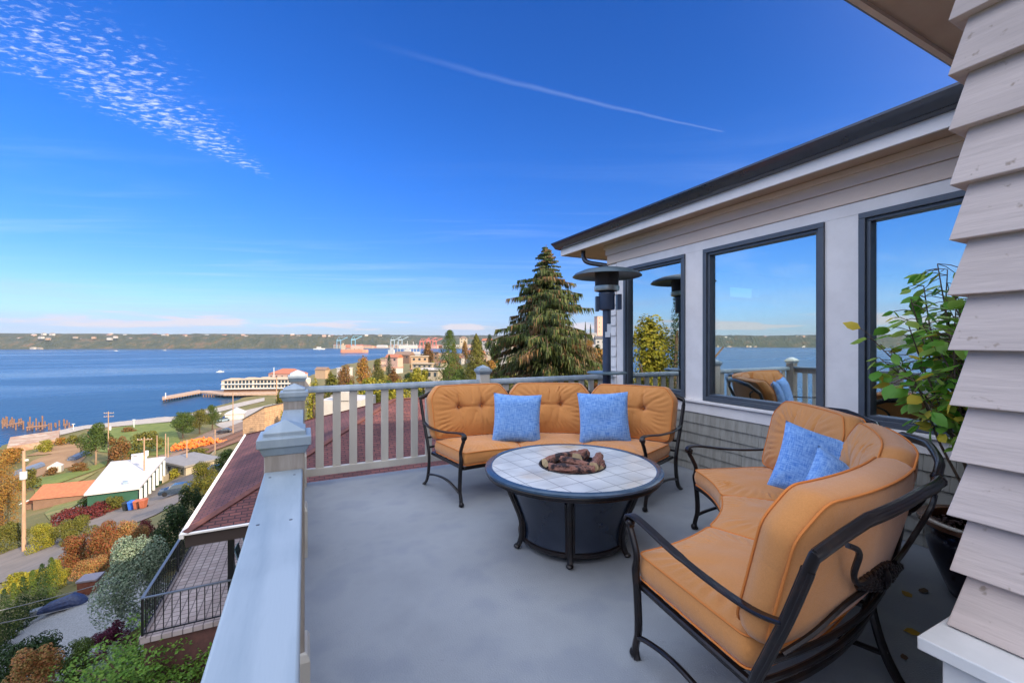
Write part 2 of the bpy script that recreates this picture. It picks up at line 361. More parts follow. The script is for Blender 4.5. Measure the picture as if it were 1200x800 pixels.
# ================================================================== the house with the deck
MB().box(-.15, 4.42, -5, 5.38, -.22, 0).build('deck_floor', M['deck'], bevel=.01)['kind'] = 'structure'

house = thing('house', 'pale house wing with three big navy framed windows and dark gutter beside the deck', 'house', (4.35, 2.5, 0), world=True)
XW = 4.35
WIN = [(3.913, 5.067), (2.297, 3.635), (.70, 2.022)]
Z0, Z1 = .89, 2.71
b = MB()
b.box(XW+.02, 4.5, .6, 5.40, 0, .72)
for y0, y1 in ((5.067, 5.24), (3.635, 3.913), (2.022, 2.297), (.6, .70)): b.box(XW, 4.5, y0, y1, .885, Z1)
b.box(XW, 4.5, .6, 5.24, Z1, 2.82)
b.build('wall', M['white'], house, bevel=.004)
b = MB(); b.box(4.335, 4.5, .6, 5.43, .724, .85); b.box(4.30, 4.52, .6, 5.45, .852, .885)
b.build('sill_board', M['white'], house, bevel=.006)
# shingle rows below the sill and the narrow strip at the corner
b = MB(); rnd = random.Random(3); row = .125
for k in range(6):
    z = .722 - row*(k+1); y = .6
    while y < 5.40:
        wdt = rnd.uniform(.08, .21); y2 = min(y+wdt, 5.42); d = rnd.uniform(0, .004)
        zb = max(z, 0.004)
        b.add([(XW-.012-d, y+.0015, zb), (XW-.012-d, y2-.0015, zb), (XW+.003-d, y2-.0015, z+row), (XW+.003-d, y+.0015, z+row), (XW+.02, y+.0015, zb), (XW+.02, y2-.0015, zb), (XW+.02, y2-.0015, z+row), (XW+.02, y+.0015, z+row)],
              [(0,3,2,1),(4,5,6,7),(0,1,5,4),(2,3,7,6),(0,4,7,3),(1,2,6,5)])
        y = y2
b.build('shingle_siding', M['shingle'], house, smooth=False)
b = MB()
for k in range(12):
    z = .89+.16*k
    b.add([(XW-.018,5.245,z),(XW-.018,5.44,z),(XW,5.44,z+.158),(XW,5.245,z+.158),(4.5,5.245,z),(4.5,5.44,z),(4.5,5.44,z+.158),(4.5,5.245,z+.158)],[(0,3,2,1),(4,5,6,7),(0,1,5,4),(2,3,7,6),(0,4,7,3),(1,2,6,5)])
b.build('corner_siding', M['white'], house, smooth=False)
b = MB(); b.box(XW-.012, 4.5, .6, 5.46, 2.822, 2.96); b.box(XW-.03, 4.5, .6, 5.48, 2.962, 3.10); b.box(XW-.055, 4.5, .6, 5.50, 3.06, 3.118)
b.build('frieze_board', M['tan'], house, bevel=.004)
b = MB()
for q in ((4.52,10.2,-.05,2.42),(4.52,10.2,2.62,3.118),(4.52,7.0,2.42,2.62),(7.8,10.2,2.42,2.62)): b.box(q[0], q[1], 5.28, 5.42, q[2], q[3])
for q in ((-12,.8,-.05,3.118),(3.0,5.27,-.05,3.118),(.8,3.0,-.05,.3),(.8,3.0,2.5,3.118)): b.box(10.0, 10.14, *q)  # unseen opening added in this wall to let daylight into the room
b.box(-.02, 10.1, -12, 5.26, -8.5, -.23)
b.build('back_wall', M['shingle'], house)
for y0, y1 in WIN:
    fr = MB()
    for (a0, a1, c0, c1) in ((y0,y1,Z0,Z0+.05),(y0,y1,Z1-.05,Z1),(y0,y0+.05,Z0+.05,Z1-.05),(y1-.05,y1,Z0+.05,Z1-.05)): fr.box(XW-.022, 4.47, a0, a1, c0, c1)
    i0, i1, j0, j1 = y0+.05, y1-.05, Z0+.05, Z1-.05
    for (a0, a1, c0, c1) in ((i0,i1,j0,j0+.03),(i0,i1,j1-.03,j1),(i0,i0+.03,j0+.03,j1-.03),(i1-.03,i1,j0+.03,j1-.03)): fr.box(XW+.004, 4.46, a0, a1, c0, c1)
    fo = fr.build('window', M['frame'], house, bevel=.004)
    MB().box(4.405, 4.412, i0+.03, i1-.03, j0+.03, j1-.03).build('pane', M['glass'], fo, smooth=False)
# eaves of the wing
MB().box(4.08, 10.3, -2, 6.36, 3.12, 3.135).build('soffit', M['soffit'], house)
b = MB(); b.box(4.055, 4.08, 1.05, 6.385, 3.10, 3.225); b.box(4.08, 10.3, 6.36, 6.385, 3.10, 3.225)
b.build('fascia', M['white'], house, bevel=.003)
GP = [(4.052,3.205),(4.03,3.205),(3.985,3.225),(3.965,3.265),(3.95,3.29),(3.93,3.315),(3.93,3.335),(3.945,3.335),(3.95,3.32),(4.052,3.34)]
def gut(x, d): return d + (4.052-x)
b = MB()
b.loft([[(x, 1.0, z) for x, z in GP], [(x, 6.39+(4.052-x), z) for x, z in GP], [(10.3, 6.39+(4.052-x), z) for x, z in GP]])
b.build('gutter', M['gutter'], house, ang=25)
b = MB(); b.tube(cr([(4.22, 5.93, 3.2), (4.22, 5.93, 3.02), (4.26, 5.86, 2.92), (4.40, 5.60, 2.84), (4.46, 5.48, 2.78), (4.46, 5.48, 2.6), (4.46, 5.48, .2)], 5), .038, 10)
b.build('downspout', M['gutter'], house)
b = MB()
M['roofsh'] = mat('roof_shingles', (.05,.048,.05), (.09,.085,.08), 20, .9, .4, 40)
E1, E2, Z = 3.97, 6.48, 3.335
b.add([(E1,-6,Z),(E1,E2,Z),(10.4,E2,Z),(10.4,-6,Z),(7.1,3.4,Z+1.1),(7.1,-6,Z+1.1)], [(0,4,1),(0,5,4),(1,4,2),(2,4,5),(2,5,3),(0,1,2,3)])
# main roof, behind and to the right of the viewpoint
b.add([(1.46,1.12,Z),(14,1.12,Z),(14,-16,Z),(1.46,-16,Z),(6.6,-4.5,Z+2.5),(9,-4.5,Z+2.5),(6.6,-11,Z+2.5)], [(0,4,5,1),(1,5,6,2),(2,6,3),(3,6,4,0),(4,6,5),(0,1,2,3)])
b.build('roof', M['roofsh'], house, smooth=False)
b = MB(); b.box(8.15, 15.4, -12, .55, 3.4, 7.0); b.build('unseen_upper_wall', M['tan'], house)  # unseen upper storey with roof, added and shaped to shade the neighbouring roof
b = MB(); b.add([(7.6,1.1,7.05),(15.9,1.1,7.05),(15.9,-12.5,7.05),(7.6,-12.5,7.05),(11.6,-2.9,9.1),(11.6,-8.5,9.1)], [(0,1,4),(1,2,5,4),(2,3,5),(3,0,4,5),(0,3,2,1)])
b.build('unseen_upper_roof', M['roofsh'], house, smooth=False)
#b.build('roof', mat('roof_shingles', (.05,.048,.05), (.09,.085,.08), 20, .9, .4, 40), house, smooth=False)
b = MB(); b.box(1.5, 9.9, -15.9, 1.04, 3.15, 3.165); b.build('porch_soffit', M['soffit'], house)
b = MB(); b.box(1.48, 4.02, 1.04, 1.065, 3.13, 3.25); b.box(1.48, 1.5, -15.9, 1.04, 3.13, 3.25); b.build('porch_fascia', M['tan'], house)
b = MB(); b.loft([[(1.3, 1.065+(4.052-x), z-.01) for x, z in GP], [(3.9, 1.065+(4.052-x), z-.01) for x, z in GP]]); b.build('porch_gutter', M['gutter'], house)
MB().ball((2.42, .93, 3.148), .012, 5).build('soffit_light', M['dark'], house)
# corner of the main house: thick lapped boards above a white ledge
PX, PY = 1.82, .56
for k in range(15):
    z = .728+.169*k; zt = min(z+.176, 3.15)
    if z > 3.1: break
    rr = random.Random(k); o = .036+rr.uniform(-.003,.004); ti = rr.uniform(-.002,.002)
    b = MB()
    bot = [(PX-o, -5, z+ti), (PX-o, PY+o, z), (XW-.06, PY+o, z), (XW-.06, PY-.1, z), (PX+.1, PY-.1, z), (PX+.1, -5, z)]
    top = [(PX, -5, zt), (PX, PY, zt), (XW-.06, PY, zt), (XW-.06, PY-.1, zt), (PX+.1, PY-.1, zt), (PX+.1, -5, zt)]
    b.loft([bot, top]); b.build('lap_board', M['pillar'], house, smooth=False, bevel=.003)
b = MB(); b.prism([(1.645,-5),(1.645,.618),(XW-.06,.618),(XW-.06,.52),(1.86,.52),(1.86,-5)], .683, .722); b.build('ledge', M['pillarwhite'], house, bevel=.004)
b = MB(); b.prism([(1.69,-5),(1.69,.577),(XW-.06,.577),(XW-.06,.5),(1.86,.5),(1.86,-5)], .0, .681); b.build('pillar_base', M['pillarwhite'], house, bevel=.004)
b = MB(); b.box(1.93, 4.3, -5, .44, 0, 3.15); b.box(1.9, 9.9, -15, -5, -8, 3.15); b.build('inner_wall', M['tan'], house)
# room behind the windows
rm = mat('room_paint', (.42,.38,.33), None, rough=.9)
b = MB(); b.box(4.52, 9.98, .62, 5.26, -.2, .03); b.build('room_floor', mat('room_floor_wood', (.16,.09,.05), (.2,.12,.07), 5, .5), house)
b = MB(); b.box(4.52, 9.98, .62, 5.26, 2.85, 2.9); b.box(4.52, 9.98, .5, .61, .03, 2.85); b.build('room_wall', rm, house)
sofa_in = thing('indoor_sofa', 'grey green upholstered sofa standing inside against the window', 'sofa', (4.95, 2.2, .03))
sg = mat('sage_fabric', (.26,.32,.25), (.33,.38,.30), 12, .9, .3, 60)
for k in range(3):
    y = -1.35+.9*k
    c = MB(); c.loft([[(x*q, y+yy*q2, z) for x, yy in ((-.14,-.43),(.14,-.43),(.14,.43),(-.14,.43))] for z, q, q2 in ((.35,.8,.97),(.42,1,1),(.85,1,1),(.95,.85,.98),(1.0,.4,.9))]); c.build('back_cushion', sg, sofa_in, bevel=.03)
    c = MB(); c.box(.15, .85, y-.44, y+.44, .28, .45); c.build('seat_cushion', sg, sofa_in, bevel=.04)
for y in (-1.95, 1.4): MB().box(-.15, .9, y-.02, y+.16, .02, .62).build('arm', sg, sofa_in, bevel=.05)
MB().box(-.18, .88, -1.85, 1.4, .02, .27).build('base', sg, sofa_in)

# ------------------------------------------------------------------ railings
def post(root, x, y, m=None, zb=0.0, skirt=True, capw=1.0):
    m = m or M['postwood']
    p = MB().box(x-.07, x+.07, y-.07, y+.07, zb, 1.166).build('post', m, root, bevel=.004)
    c = MB()
    def sq(h, z): return [(x-h,y-h,z),(x+h,y-h,z),(x+h,y+h,z),(x-h,y+h,z)]
    c.loft([sq(.073,1.16), sq(.078,1.172), sq(.086,1.192), sq(.094*capw,1.194), sq(.094*capw,1.228), sq(.074,1.231), sq(.074,1.248), sq(.002,1.285)])
    c.build('post_cap', M['cap'], p, ang=20, bevel=.003)
    if skirt:
        k = MB(); k.loft([[(x-h,y-h,z),(x+h,y-h,z),(x+h,y+h,z),(x-h,y+h,z)] for h, z in ((.09,0),(.09,.34),(.08,.365),(.072,.37))]); k.build('post_skirt', M['railpaint'], p, ang=20)
    return p
lr = thing('deck_railing', 'long grey railing with wide flat cap board running towards the sea along the left', 'railing', (-.07, 2, 0), world=True)
PYS = [-4.65, -3.0, -1.35, .30, 1.95, 3.60, 5.30]
for y in PYS: post(lr, -.07, y)
for a, c in zip(PYS[:-1], PYS[1:]):
    MB().box(-.139, -.007, a+.071, c-.071, 1.065, 1.10).build('cap_board', M['cap'], lr, bevel=.006)
    MB().box(-.095, -.045, a+.071, c-.071, .975, 1.063).build('sub_rail', M['postwood'], lr, bevel=.003)
    MB().box(-.105, -.035, a+.071, c-.071, .08, .17).build('bottom_rail', M['railpaint'], lr, bevel=.004)
    y = a+.17
    while y < c-.12:
        MB().box(-.087, -.053, y-.0425, y+.0425, .17, .975).build('baluster', M['railpaint'], lr, bevel=.003); y += .182
for y in (.55, 1.35, 1.80, 2.15, 2.9, 3.4): 
    for x in (-.115, -.035): MB().lathe([(.001,1.1012),(.0045,1.1010),(.005,1.0995)], 8, (x, y, 0)).build('nail_head', M['frame'], lr)
br = thing('deck_railing', 'grey railing of flat balusters across the far end of the deck behind the sofa', 'railing', (2.2, 5.33, 0), world=True)
post(br, 2.157, 5.33, M['railpaint'], skirt=False)
for a, c in ((0.005, 2.085), (2.23, 4.315)):
    t = MB(); prof = [(-.045,1.03),(-.045,1.055),(-.03,1.085),(0,1.094),(.03,1.085),(.045,1.055),(.045,1.03),(.03,1.02),(-.03,1.02)]
    t.loft([[(x, 5.33+q, z) for q, z in prof] for x in (a, c)]); t.build('top_rail', M['cap'], br, ang=25)
    MB().box(a, c, 5.30, 5.36, .08, .165).build('bottom_rail', M['railpaint'], br, bevel=.005)
for k in range(24):
    x = .154+.18*k
    if abs(x-2.157) < .1 or x > 4.28: continue
    MB().box(x-.0425, x+.0425, 5.318, 5.345, .165, 1.02).build('baluster', M['railpaint'], br, bevel=.003)

# ------------------------------------------------------------------ cushions and pillows
def seg_d(u, v, a, b_):
    ax_, ay_ = a; bx_, by_ = b_; dx, dy = bx_-ax_, by_-ay_
    t = max(0, min(1, ((u-ax_)*dx+(v-ay_)*dy)/(dx*dx+dy*dy+1e-9)))
    return math.hypot(u-ax_-t*dx, v-ay_-t*dy), t
def cushion(outline, mapf, hw, hh, band, bulge, bulge_b, buttons=(), creases=(), seed=0, K=28, side=.03):
    """boxed cushion: outline in units of half width / half height, w along the thickness"""
    # resample the outline evenly
    P = [Vector((a*hw, c*hh)) for a, c in outline]; n = 144; Ls = [(P[(i+1)%len(P)]-P[i]).length for i in range(len(P))]; T = sum(Ls); pts = []
    for k in range(n):
        d = T*k/n; i = 0
        while d > Ls[i]: d -= Ls[i]; i += 1
        pts.append(P[i].lerp(P[(i+1)%len(P)], d/Ls[i]))
    for _ in range(2): pts = [(pts[i-1]+pts[i]*2+pts[(i+1)%n])/4 for i in range(n)]
    def height(x, y, s):
        u_, v_ = x/hw, y/hh
        h = band/2 + bulge*(1-s**2.6)
        for bu, bv in buttons:
            d2 = ((u_-bu)*hw)**2+((v_-bv)*hh)**2
            h -= .045*math.exp(-d2/(2*.026**2)) + .028*math.exp(-d2/(2*.075**2))
        for a, c, dep, wd in creases:
            d, t = seg_d(u_*hw, v_*hh, (a[0]*hw, a[1]*hh), (c[0]*hw, c[1]*hh))
            h -= 1.7*dep*math.exp(-(d/wd)**2)*(1-t*.6)*(1-s**8)
        h += .009*noise.noise(Vector((x*7+seed*7, y*7, seed)))*(1-s**6)
        # gathers running in from the piped edge
        a_ = math.atan2(y, x); e = max(0, s-.55)/.45
        h += .0062*math.sin(a_*40+5*noise.noise(Vector((x*5, y*5, seed+2))))*e*(1-e)*4*(.35+abs(noise.noise(Vector((x*4, y*4, seed+9))))*2.2)
        return h
    m = MB(); rings = []; tag_ = []
    ss = [.012]+[(k/K)**.85 for k in range(1, K+1)]
    for s in ss: rings.append([mapf(p.x*s, p.y*s, height(p.x*s, p.y*s, s)) for p in pts])
    for q in (.5, .3, 0, -.3, -.5): k_ = 1+side*(1-4*q*q)+.002; rings.append([mapf(p.x*k_, p.y*k_, q*band*.92) for p in pts])
    for s in reversed(ss[::3]): rings.append([mapf(p.x*s, p.y*s, -band/2-bulge_b*(1-s**2.6)) for p in pts])
    m.loft(rings)
    pp = []
    for q in (1, -1):
        t = MB(); loop = [mapf(p.x*1.008, p.y*1.008, q*band/2) for p in pts]; t.tube(loop+loop[:2], .0048, 6); pp.append(t)
    return m, pp
BACK_OUT = [(-1,-.86),(-.93,-1),(.93,-1),(1,-.86),(1,.52),(.96,.66),(.80,.97),(.74,1),(-.74,1),(-.80,.97),(-.96,.66),(-1,.52)]
SEAT_OUT = [(-1,-.95),(-.95,-1),(.95,-1),(1,-.95),(1,.95),(.95,1),(-.95,1),(-1,.95)]

def P3(Rr, ph, z): return Vector((Rr*math.sin(ph), Rr*math.cos(ph)-1.75, z))
HA = R(39.0); SEG = HA*2/3
def frame_R(z): return 2.075+max(0, z-.38)*.37
def make_sofa(label, group):
    t = thing('curved_sofa', label, 'sofa', group=group)
    br_ = M['bronze']
    # seat ring
    m = MB()
    for Rr in (1.36, 2.06): m.ribbon([P3(Rr, -HA+HA*2*k/36, .365) for k in range(37)], .035, .03)
    for ph in (-HA, -SEG/2, SEG/2, HA): m.ribbon([P3(1.36+.7*k/6, ph, .365) for k in range(7)], .035, .03)
    for k in range(1, 6): m.ribbon([P3(1.36+.7*k/6, -HA+HA*2*j/24, .362) for j in range(25)], .04, .006)
    m.build('seat_frame', br_, t)
    # back: one continuous top rail, bottom rails, end posts
    m = MB(); path = []
    zt = lambda a: 1.015
    e = R(4.2)
    for j in range(3):
        c = -HA+SEG*(j+.5); h = SEG/2
        seg = []
        if j == 0: seg += [(frame_R(.90), -HA-.020, .90), (frame_R(.95), -HA-.018, .955)]
        seg += [(frame_R(.96), c-h+R(1.9), 1.0), (frame_R(1.0), c-h+e, 1.04), (frame_R(1.02), c, 1.068), (frame_R(1.0), c+h-e, 1.04), (frame_R(.96), c+h-R(1.9), 1.0)]
        if j == 2: seg += [(frame_R(.95), HA+.018, .955), (frame_R(.90), HA+.020, .90)]
        else: seg += [(frame_R(.94), c+h, .965)]
        path += seg
    pts = [P3(*q) for q in path]; fine = []
    for i in range(len(path)-1):
        a, c = path[i], path[i+1]; k = max(1, int(abs(c[1]-a[1])/R(1.5)))
        for q in range(k): fine.append(P3(*[a[x]+(c[x]-a[x])*q/k for x in range(3)]))
    fine.append(pts[-1])
    m.tube(fine, .0185, 10); m.tube([p+Vector((0,0,.014)) for p in fine], .011, 8); m.tube([p-Vector((0,0,.014)) for p in fine], .011, 8)
    for q in (1, 5, 8, 12, 15):
        if q < len(pts): m.ball(pts[q], .024, 5)
    m.build('top_rail', br_, t)
    m = MB()
    for z in (.43, .53): m.tube([P3(frame_R(z), (-HA+HA*2*k/36)*1.03, z) for k in range(37)], .012, 8)
    m.build('back_rail', br_, t)
    for sg_ in (-1, 1):
        ph = (HA+.020)*sg_
        m = MB(); pr = cr([P3(2.20, ph, 0), P3(2.12, ph, .06), P3(2.07, ph, .20), P3(2.065, ph, .38), P3(2.13, ph, .55), P3(frame_R(.70), ph, .70), P3(frame_R(.87), ph, .87), P3(frame_R(.90), ph, .905)], 5)
        m.tube(pr, .017, 10)
        for o in (-.014, .014): m.tube([p+Vector((math.cos(ph), -math.sin(ph), 0))*o*.3+Vector((math.sin(ph), math.cos(ph), 0))*o for p in pr], .0115, 8)
        m.build('leg', br_, t)
        # front leg rising into the arm support
        m = MB(); pr = cr([P3(1.375, ph, .0), P3(1.36, ph, .05), P3(1.385, ph, .16), P3(1.375, ph, .34), P3(1.36, ph, .44), P3(1.37, ph, .52), P3(1.335, ph, .60), P3(1.31, ph, .648), P3(1.325, ph, .686)], 5)
        m.tube(pr, [.018]*10+[.020]*12+[.017]*(len(pr)-22), 8); m.ball(P3(1.352, ph, .022), .026, 6); m.lathe([(.012,0),(.016,.004),(.016,.016),(.008,.02)], 8, P3(1.36, ph, -.0)); m.build('leg', br_, t)
        m = MB(); ap = cr([P3(1.33, ph, .652), P3(1.295, ph, .656), P3(1.288, ph, .68), P3(1.31, ph, .702), P3(1.37, ph, .708), P3(1.48, ph, .696), P3(1.62, ph, .676), P3(1.80, ph, .660), P3(1.98, ph, .657), P3(2.10, ph, .668), P3(frame_R(.69), ph, .695)], 5)
        m.ribbon(ap, [.030]*8+[.046]*25+[.036]*(len(ap)-33), .016, up=(lambda i, A=ap, ph=ph: Vector((math.cos(ph), -math.sin(ph), 0)).cross((A[min(i+1,len(A)-1)]-A[max(i-1,0)]).normalized()))); m.ball(P3(1.318, ph, .67), .019, 5, (1.2,1.2,1)); m.build('arm', br_, t)
        m = MB(); sp = cr([P3(1.375, ph, .115), P3(1.46, ph, .145), P3(1.60, ph, .178), P3(1.75, ph, .187), P3(1.92, ph, .17), P3(2.085, ph, .135)], 5); m.ribbon(sp, .026, .020); m.build('stretcher', br_, t)
    for ph in (-SEG/2, SEG/2):
        for o in (-.022, .022):
            m = MB(); pr = cr([P3(2.24, ph+o*.2, 0), P3(2.19, ph+o*.35, .04), P3(2.12, ph+o*.5, .18), P3(2.075, ph+o*.5, .37), P3(2.09, ph+o*.5, .46)], 5); m.tube(pr, .015, 7)
            if o < 0: m.ball(P3(2.235, ph, .018), .024, 5); m.tube([P3(2.13, ph, .17), P3(1.42, ph, .17)], .014, 7)
            if o < 0: lg = m.build('leg', br_, t)
            else: m.build('leg_brace', br_, lg)
        m = MB(); pr = cr([P3(1.40, ph, 0), P3(1.375, ph, .05), P3(1.39, ph, .16), P3(1.37, ph, .36)], 5); m.tube(pr, .017, 8); m.ball(P3(1.37, ph, .022), .024, 5); m.build('leg', br_, t)
    # ornaments
    for j in range(3):
        c = -HA+SEG*(j+.5); m = MB()
        for sgn in (-1, 1):
            h = SEG/2*sgn
            m.tube(cr([P3(frame_R(.965)-.005, c+h*.80, .965), P3(frame_R(.93), c+h*.66, .925), P3(frame_R(.83), c+h*.58, .83), P3(frame_R(.76), c+h*.42, .765), P3(frame_R(.755), c+h*.2, .755)], 5), .010, 6)
            m.tube(cr([P3(frame_R(.54), c+h*.97, .545), P3(frame_R(.60), c+h*.72, .60), P3(frame_R(.665), c+h*.45, .675), P3(frame_R(.70), c+h*.2, .705)], 5), .010, 6)
        rr = random.Random(j)
        for q in range(15):
            a = (q-7)/7; hh = .050*(1-abs(a)**1.3)+.004
            for s2 in (-1, -.55, 0, .55, 1):
                m.ball(P3(frame_R(.73)+.006-.004*abs(s2), c+a*.085+rr.uniform(-.003,.003), .73+s2*hh*.75+a*.02), .016, 4, (1.3, .7, .8))
        m.ball(P3(frame_R(.73)+.010, c, .73), .030, 6, (1.2,.6,1.2))
        m.build('back_ornament', br_, t)
    # cushions
    for j in range(3):
        c = -HA+SEG*(j+.5)
        def ms(x, y, w_, c=c): return P3(1.675+y, c + x/(SEG/2*1.675)*(SEG/2)*.985 if False else c + x*(SEG/2*.985)/.38, .455+w_)
        m, pp = cushion(SEAT_OUT, ms, .38, .335, .120, .040, .008, (), ((( -.9,-.9),(-.3,-.3),.003,.03),((.9,-.9),(.4,-.2),.003,.03)), seed=j, side=.035)
        sc_ = m.build('seat_cushion', M['cushion'], t, ang=60)
        q = MB(); [q.add(a.v, a.f) for a in pp]; q.build('piping', M['piping'], sc_)
        lean = R(15)
        def mb_(x, y, w_, c=c+(j-1)*.009):
            tt = y+.285; Rr = 2.02+tt*math.sin(lean) - w_*math.cos(lean); z = .535+tt*math.cos(lean) + w_*math.sin(lean)*.6
            return P3(Rr, c + x*(SEG/2*.972)/.40, z)
        B = ((-.30, .12), (.30, .12)); rr = random.Random(j*5+1)
        C = []
        for bu, bv in B:
            C += [((bu, bv), (bu+rr.uniform(-.05,.05), 1.0), .016, .010), ((bu, bv), (bu+rr.uniform(-.12,.12), -.95), .009, .012),
                  ((bu, bv), (bu+math.copysign(.5, bu), .75), .006, .014), ((bu, bv), (bu+math.copysign(.62, bu), .0), .007, .012), ((bu+.06, bv-.2), (bu+rr.uniform(.1,.2), -.8), .006, .009)]
        C += [((-.30, .12), (.30, .12), .012, .012), ((rr.uniform(-.1,.1), .3), (rr.uniform(-.1,.1), 1.0), .006, .010), ((.1, -.1), (rr.uniform(-.1,.2), -.7), .005, .012)]
        m, pp = cushion(BACK_OUT, mb_, .40, .285, .130, .070, .050, B, C, seed=j+5, side=.05)
        sc_ = m.build('back_cushion', M['cushion'], t, ang=60)
        q = MB(); [q.add(a.v, a.f) for a in pp]; q.build('piping', M['piping'], sc_)
        for bu, bv in B:
            q = MB(); q.ball(mb_(bu*.40, bv*.285, .055), .012, 5); q.build('button', M['piping'], sc_)
    return t
def polar_place(o, cr_, cf, ax_r, ax_f):
    """crescent centre and facing axis given in right / forward of the viewpoint"""
    a = W(ax_r, ax_f).normalized(); c = W(cr_, cf); o.location = c + a*1.75; o.rotation_euler = (0, 0, math.atan2(-a.x, a.y))
sofa_a = make_sofa('curved three seat patio sofa with rust cushions along the far railing, facing the camera', 'matching crescent sofas around the fire table')
polar_place(sofa_a, .32, 3.04, .06, .998)
sofa_b = copy_tree(sofa_a); sofa_b['label'] = 'curved patio sofa with orange cushions by the window wall, bronze back towards the camera'
polar_place(sofa_b, .215, 3.46, .846, -.534)

def pillow(label, loc, rot, size=.46, seed=0, thick=.075, name='throw_pillow'):
    n = 26; m = MB(); g = {}
    rr = random.Random(seed)
    def pt(i, j, s):
        u_, v_ = -1+2*i/n, -1+2*j/n
        pin = 1-.075*(1-abs(v_)**2)*abs(u_)**3; pin2 = 1-.075*(1-abs(u_)**2)*abs(v_)**3
        h = thick*max(0, (1-u_**4))**.62*max(0, (1-v_**4))**.62
        h += .010*noise.noise(Vector((u_*2.2+seed, v_*2.2, seed)))*min(1, (1-abs(u_))*3)*min(1, (1-abs(v_))*3)
        for q in range(4):   # small creases in from the corners
            cu_, cv_ = (-1,-1,1,1)[q], (-1,1,-1,1)[q]
            d, t_ = seg_d(u_, v_, (cu_, cv_), (cu_*.45+.1*math.sin(seed+q), cv_*.5)); h -= .010*math.exp(-(d/.09)**2)*(1-t_)*min(1,(1-max(abs(u_),abs(v_)))*8)
        return Vector((u_*size/2*pin, s*h, v_*size/2*pin2))
    vs = []; fs = []; uvs = []
    for s in (-1, 1):
        o = len(vs)
        for i in range(n+1):
            for j in range(n+1): vs.append(pt(i, j, s)); uvs.append((i/n, j/n))
        for i in range(n):
            for j in range(n): fs.append((o+i*(n+1)+j, o+(i+1)*(n+1)+j, o+(i+1)*(n+1)+j+1, o+i*(n+1)+j+1))
    m.add(vs, fs); o = m.build(name, M['pillow'], ang=70)
    me = o.data; uvl = me.uv_layers.new(name='uv')
    for lp in me.loops: uvl.data[lp.index].uv = (uvs[lp.vertex_index][0]*3+seed, uvs[lp.vertex_index][1]*3)
    o.location = loc; o.rotation_euler = rot
    tag(o, label, 'pillow', 'blue throw pillows on the patio sofas')
    return o
def cam_rot(yaw_deg, tilt, roll=0.0): return (R(tilt), R(roll), YAW+R(yaw_deg))
pillow('blue woven throw pillow at the left seat of the far sofa', W(.055, 4.62, .77), cam_rot(4, -14, 3), .53, 1)
pillow('blue woven throw pillow between the middle and right seats of the far sofa', W(.99, 4.60, .78), cam_rot(-6, -14, -2), .55, 2)
pillow('larger pale blue throw pillow standing upright on the near sofa', W(2.02, 2.83, .775), cam_rot(-30, -24, 16), .47, 3)
pillow('smaller looking blue throw pillow lying low in front of the other on the near sofa', W(1.945, 2.52, .68), cam_rot(-20, -34, 34), .44, 4)

# ------------------------------------------------------------------ fire table
TC = W(.489, 3.47)
table = thing('fire_table', 'round fire pit table with pale square tiles, navy rim and dark hourglass drum base', 'table', TC)
TR = .705
tile = brickmat('table_tiles', (.50,.50,.49), (.60,.59,.56), (.17,.16,.15), .175, .175, .0035, rot=R(-4), rough=.28, bump=.3, offset=0, nscale=3.5, namt=.2, loc=(.05,.03,0))
def stain(m, c, lo=.52, hi=.72, scale=2.2):
    t = m.node_tree; b = t.nodes['Principled BSDF']; src = b.inputs['Base Color'].links[0].from_socket
    tcn = t.nodes.new('ShaderNodeTexCoord'); nz = t.nodes.new('ShaderNodeTexNoise'); nz.inputs['Scale'].default_value = scale; nz.inputs['Detail'].default_value = 7; t.links.new(tcn.outputs['Object'], nz.inputs['Vector'])
    f = sstep(t, nz.outputs[0], lo, hi); mx = t.nodes.new('ShaderNodeMix'); mx.data_type = 'RGBA'; mx.blend_type = 'MULTIPLY'; t.links.new(f, mx.inputs[0]); t.links.new(src, mx.inputs[6]); mx.inputs[7].default_value = (*c, 1); t.links.new(mx.outputs[2], b.inputs['Base Color'])
stain(tile, (.86,.72,.56))
m = MB(); m.lathe([(.262,.592),(.262,.601),(TR-.055,.601),(TR-.055,.592)], 96, caps=False); m.build('tile_top', tile, table, ang=30)
rimm = mat('navy_rim_enamel', (.03,.06,.10), (.045,.08,.13), 10, .22, spec=.6)
m = MB(); m.lathe([(TR-.057,.585),(TR-.056,.600),(TR-.048,.606),(TR-.012,.605),(TR,.598),(TR+.002,.585),(TR-.006,.578)], 96, caps=False); m.build('rim', rimm, table)
m = MB(); m.lathe([(TR-.008,.582),(TR-.002,.574),(TR-.004,.560),(TR-.016,.554),(TR-.014,.545),(TR-.03,.538),(.40,.536)], 96, caps=False); m.build('edge_band', M['bronze'], table)
dp = [(.555,.538),(.55,.52),(.528,.46),(.492,.38),(.455,.29),(.428,.21),(.416,.15),(.418,.10),(.428,.065)]
m = MB(); m.lathe([(r_, z) for r_, z in dp], 72, caps=False); m.build('drum', M['drum'], table)
m = MB(); m.lathe([(.41,.05),(.432,.05),(.44,.062),(.438,.082),(.424,.088),(.41,.084)], 72, caps=False); m.lathe([(.53,.505),(.555,.505),(.565,.536),(.53,.536)], 72, caps=False); m.build('base_ring', M['bronze'], table)
fa = math.atan2(-(.57), -.10)   # direction of the front foot, right/forward
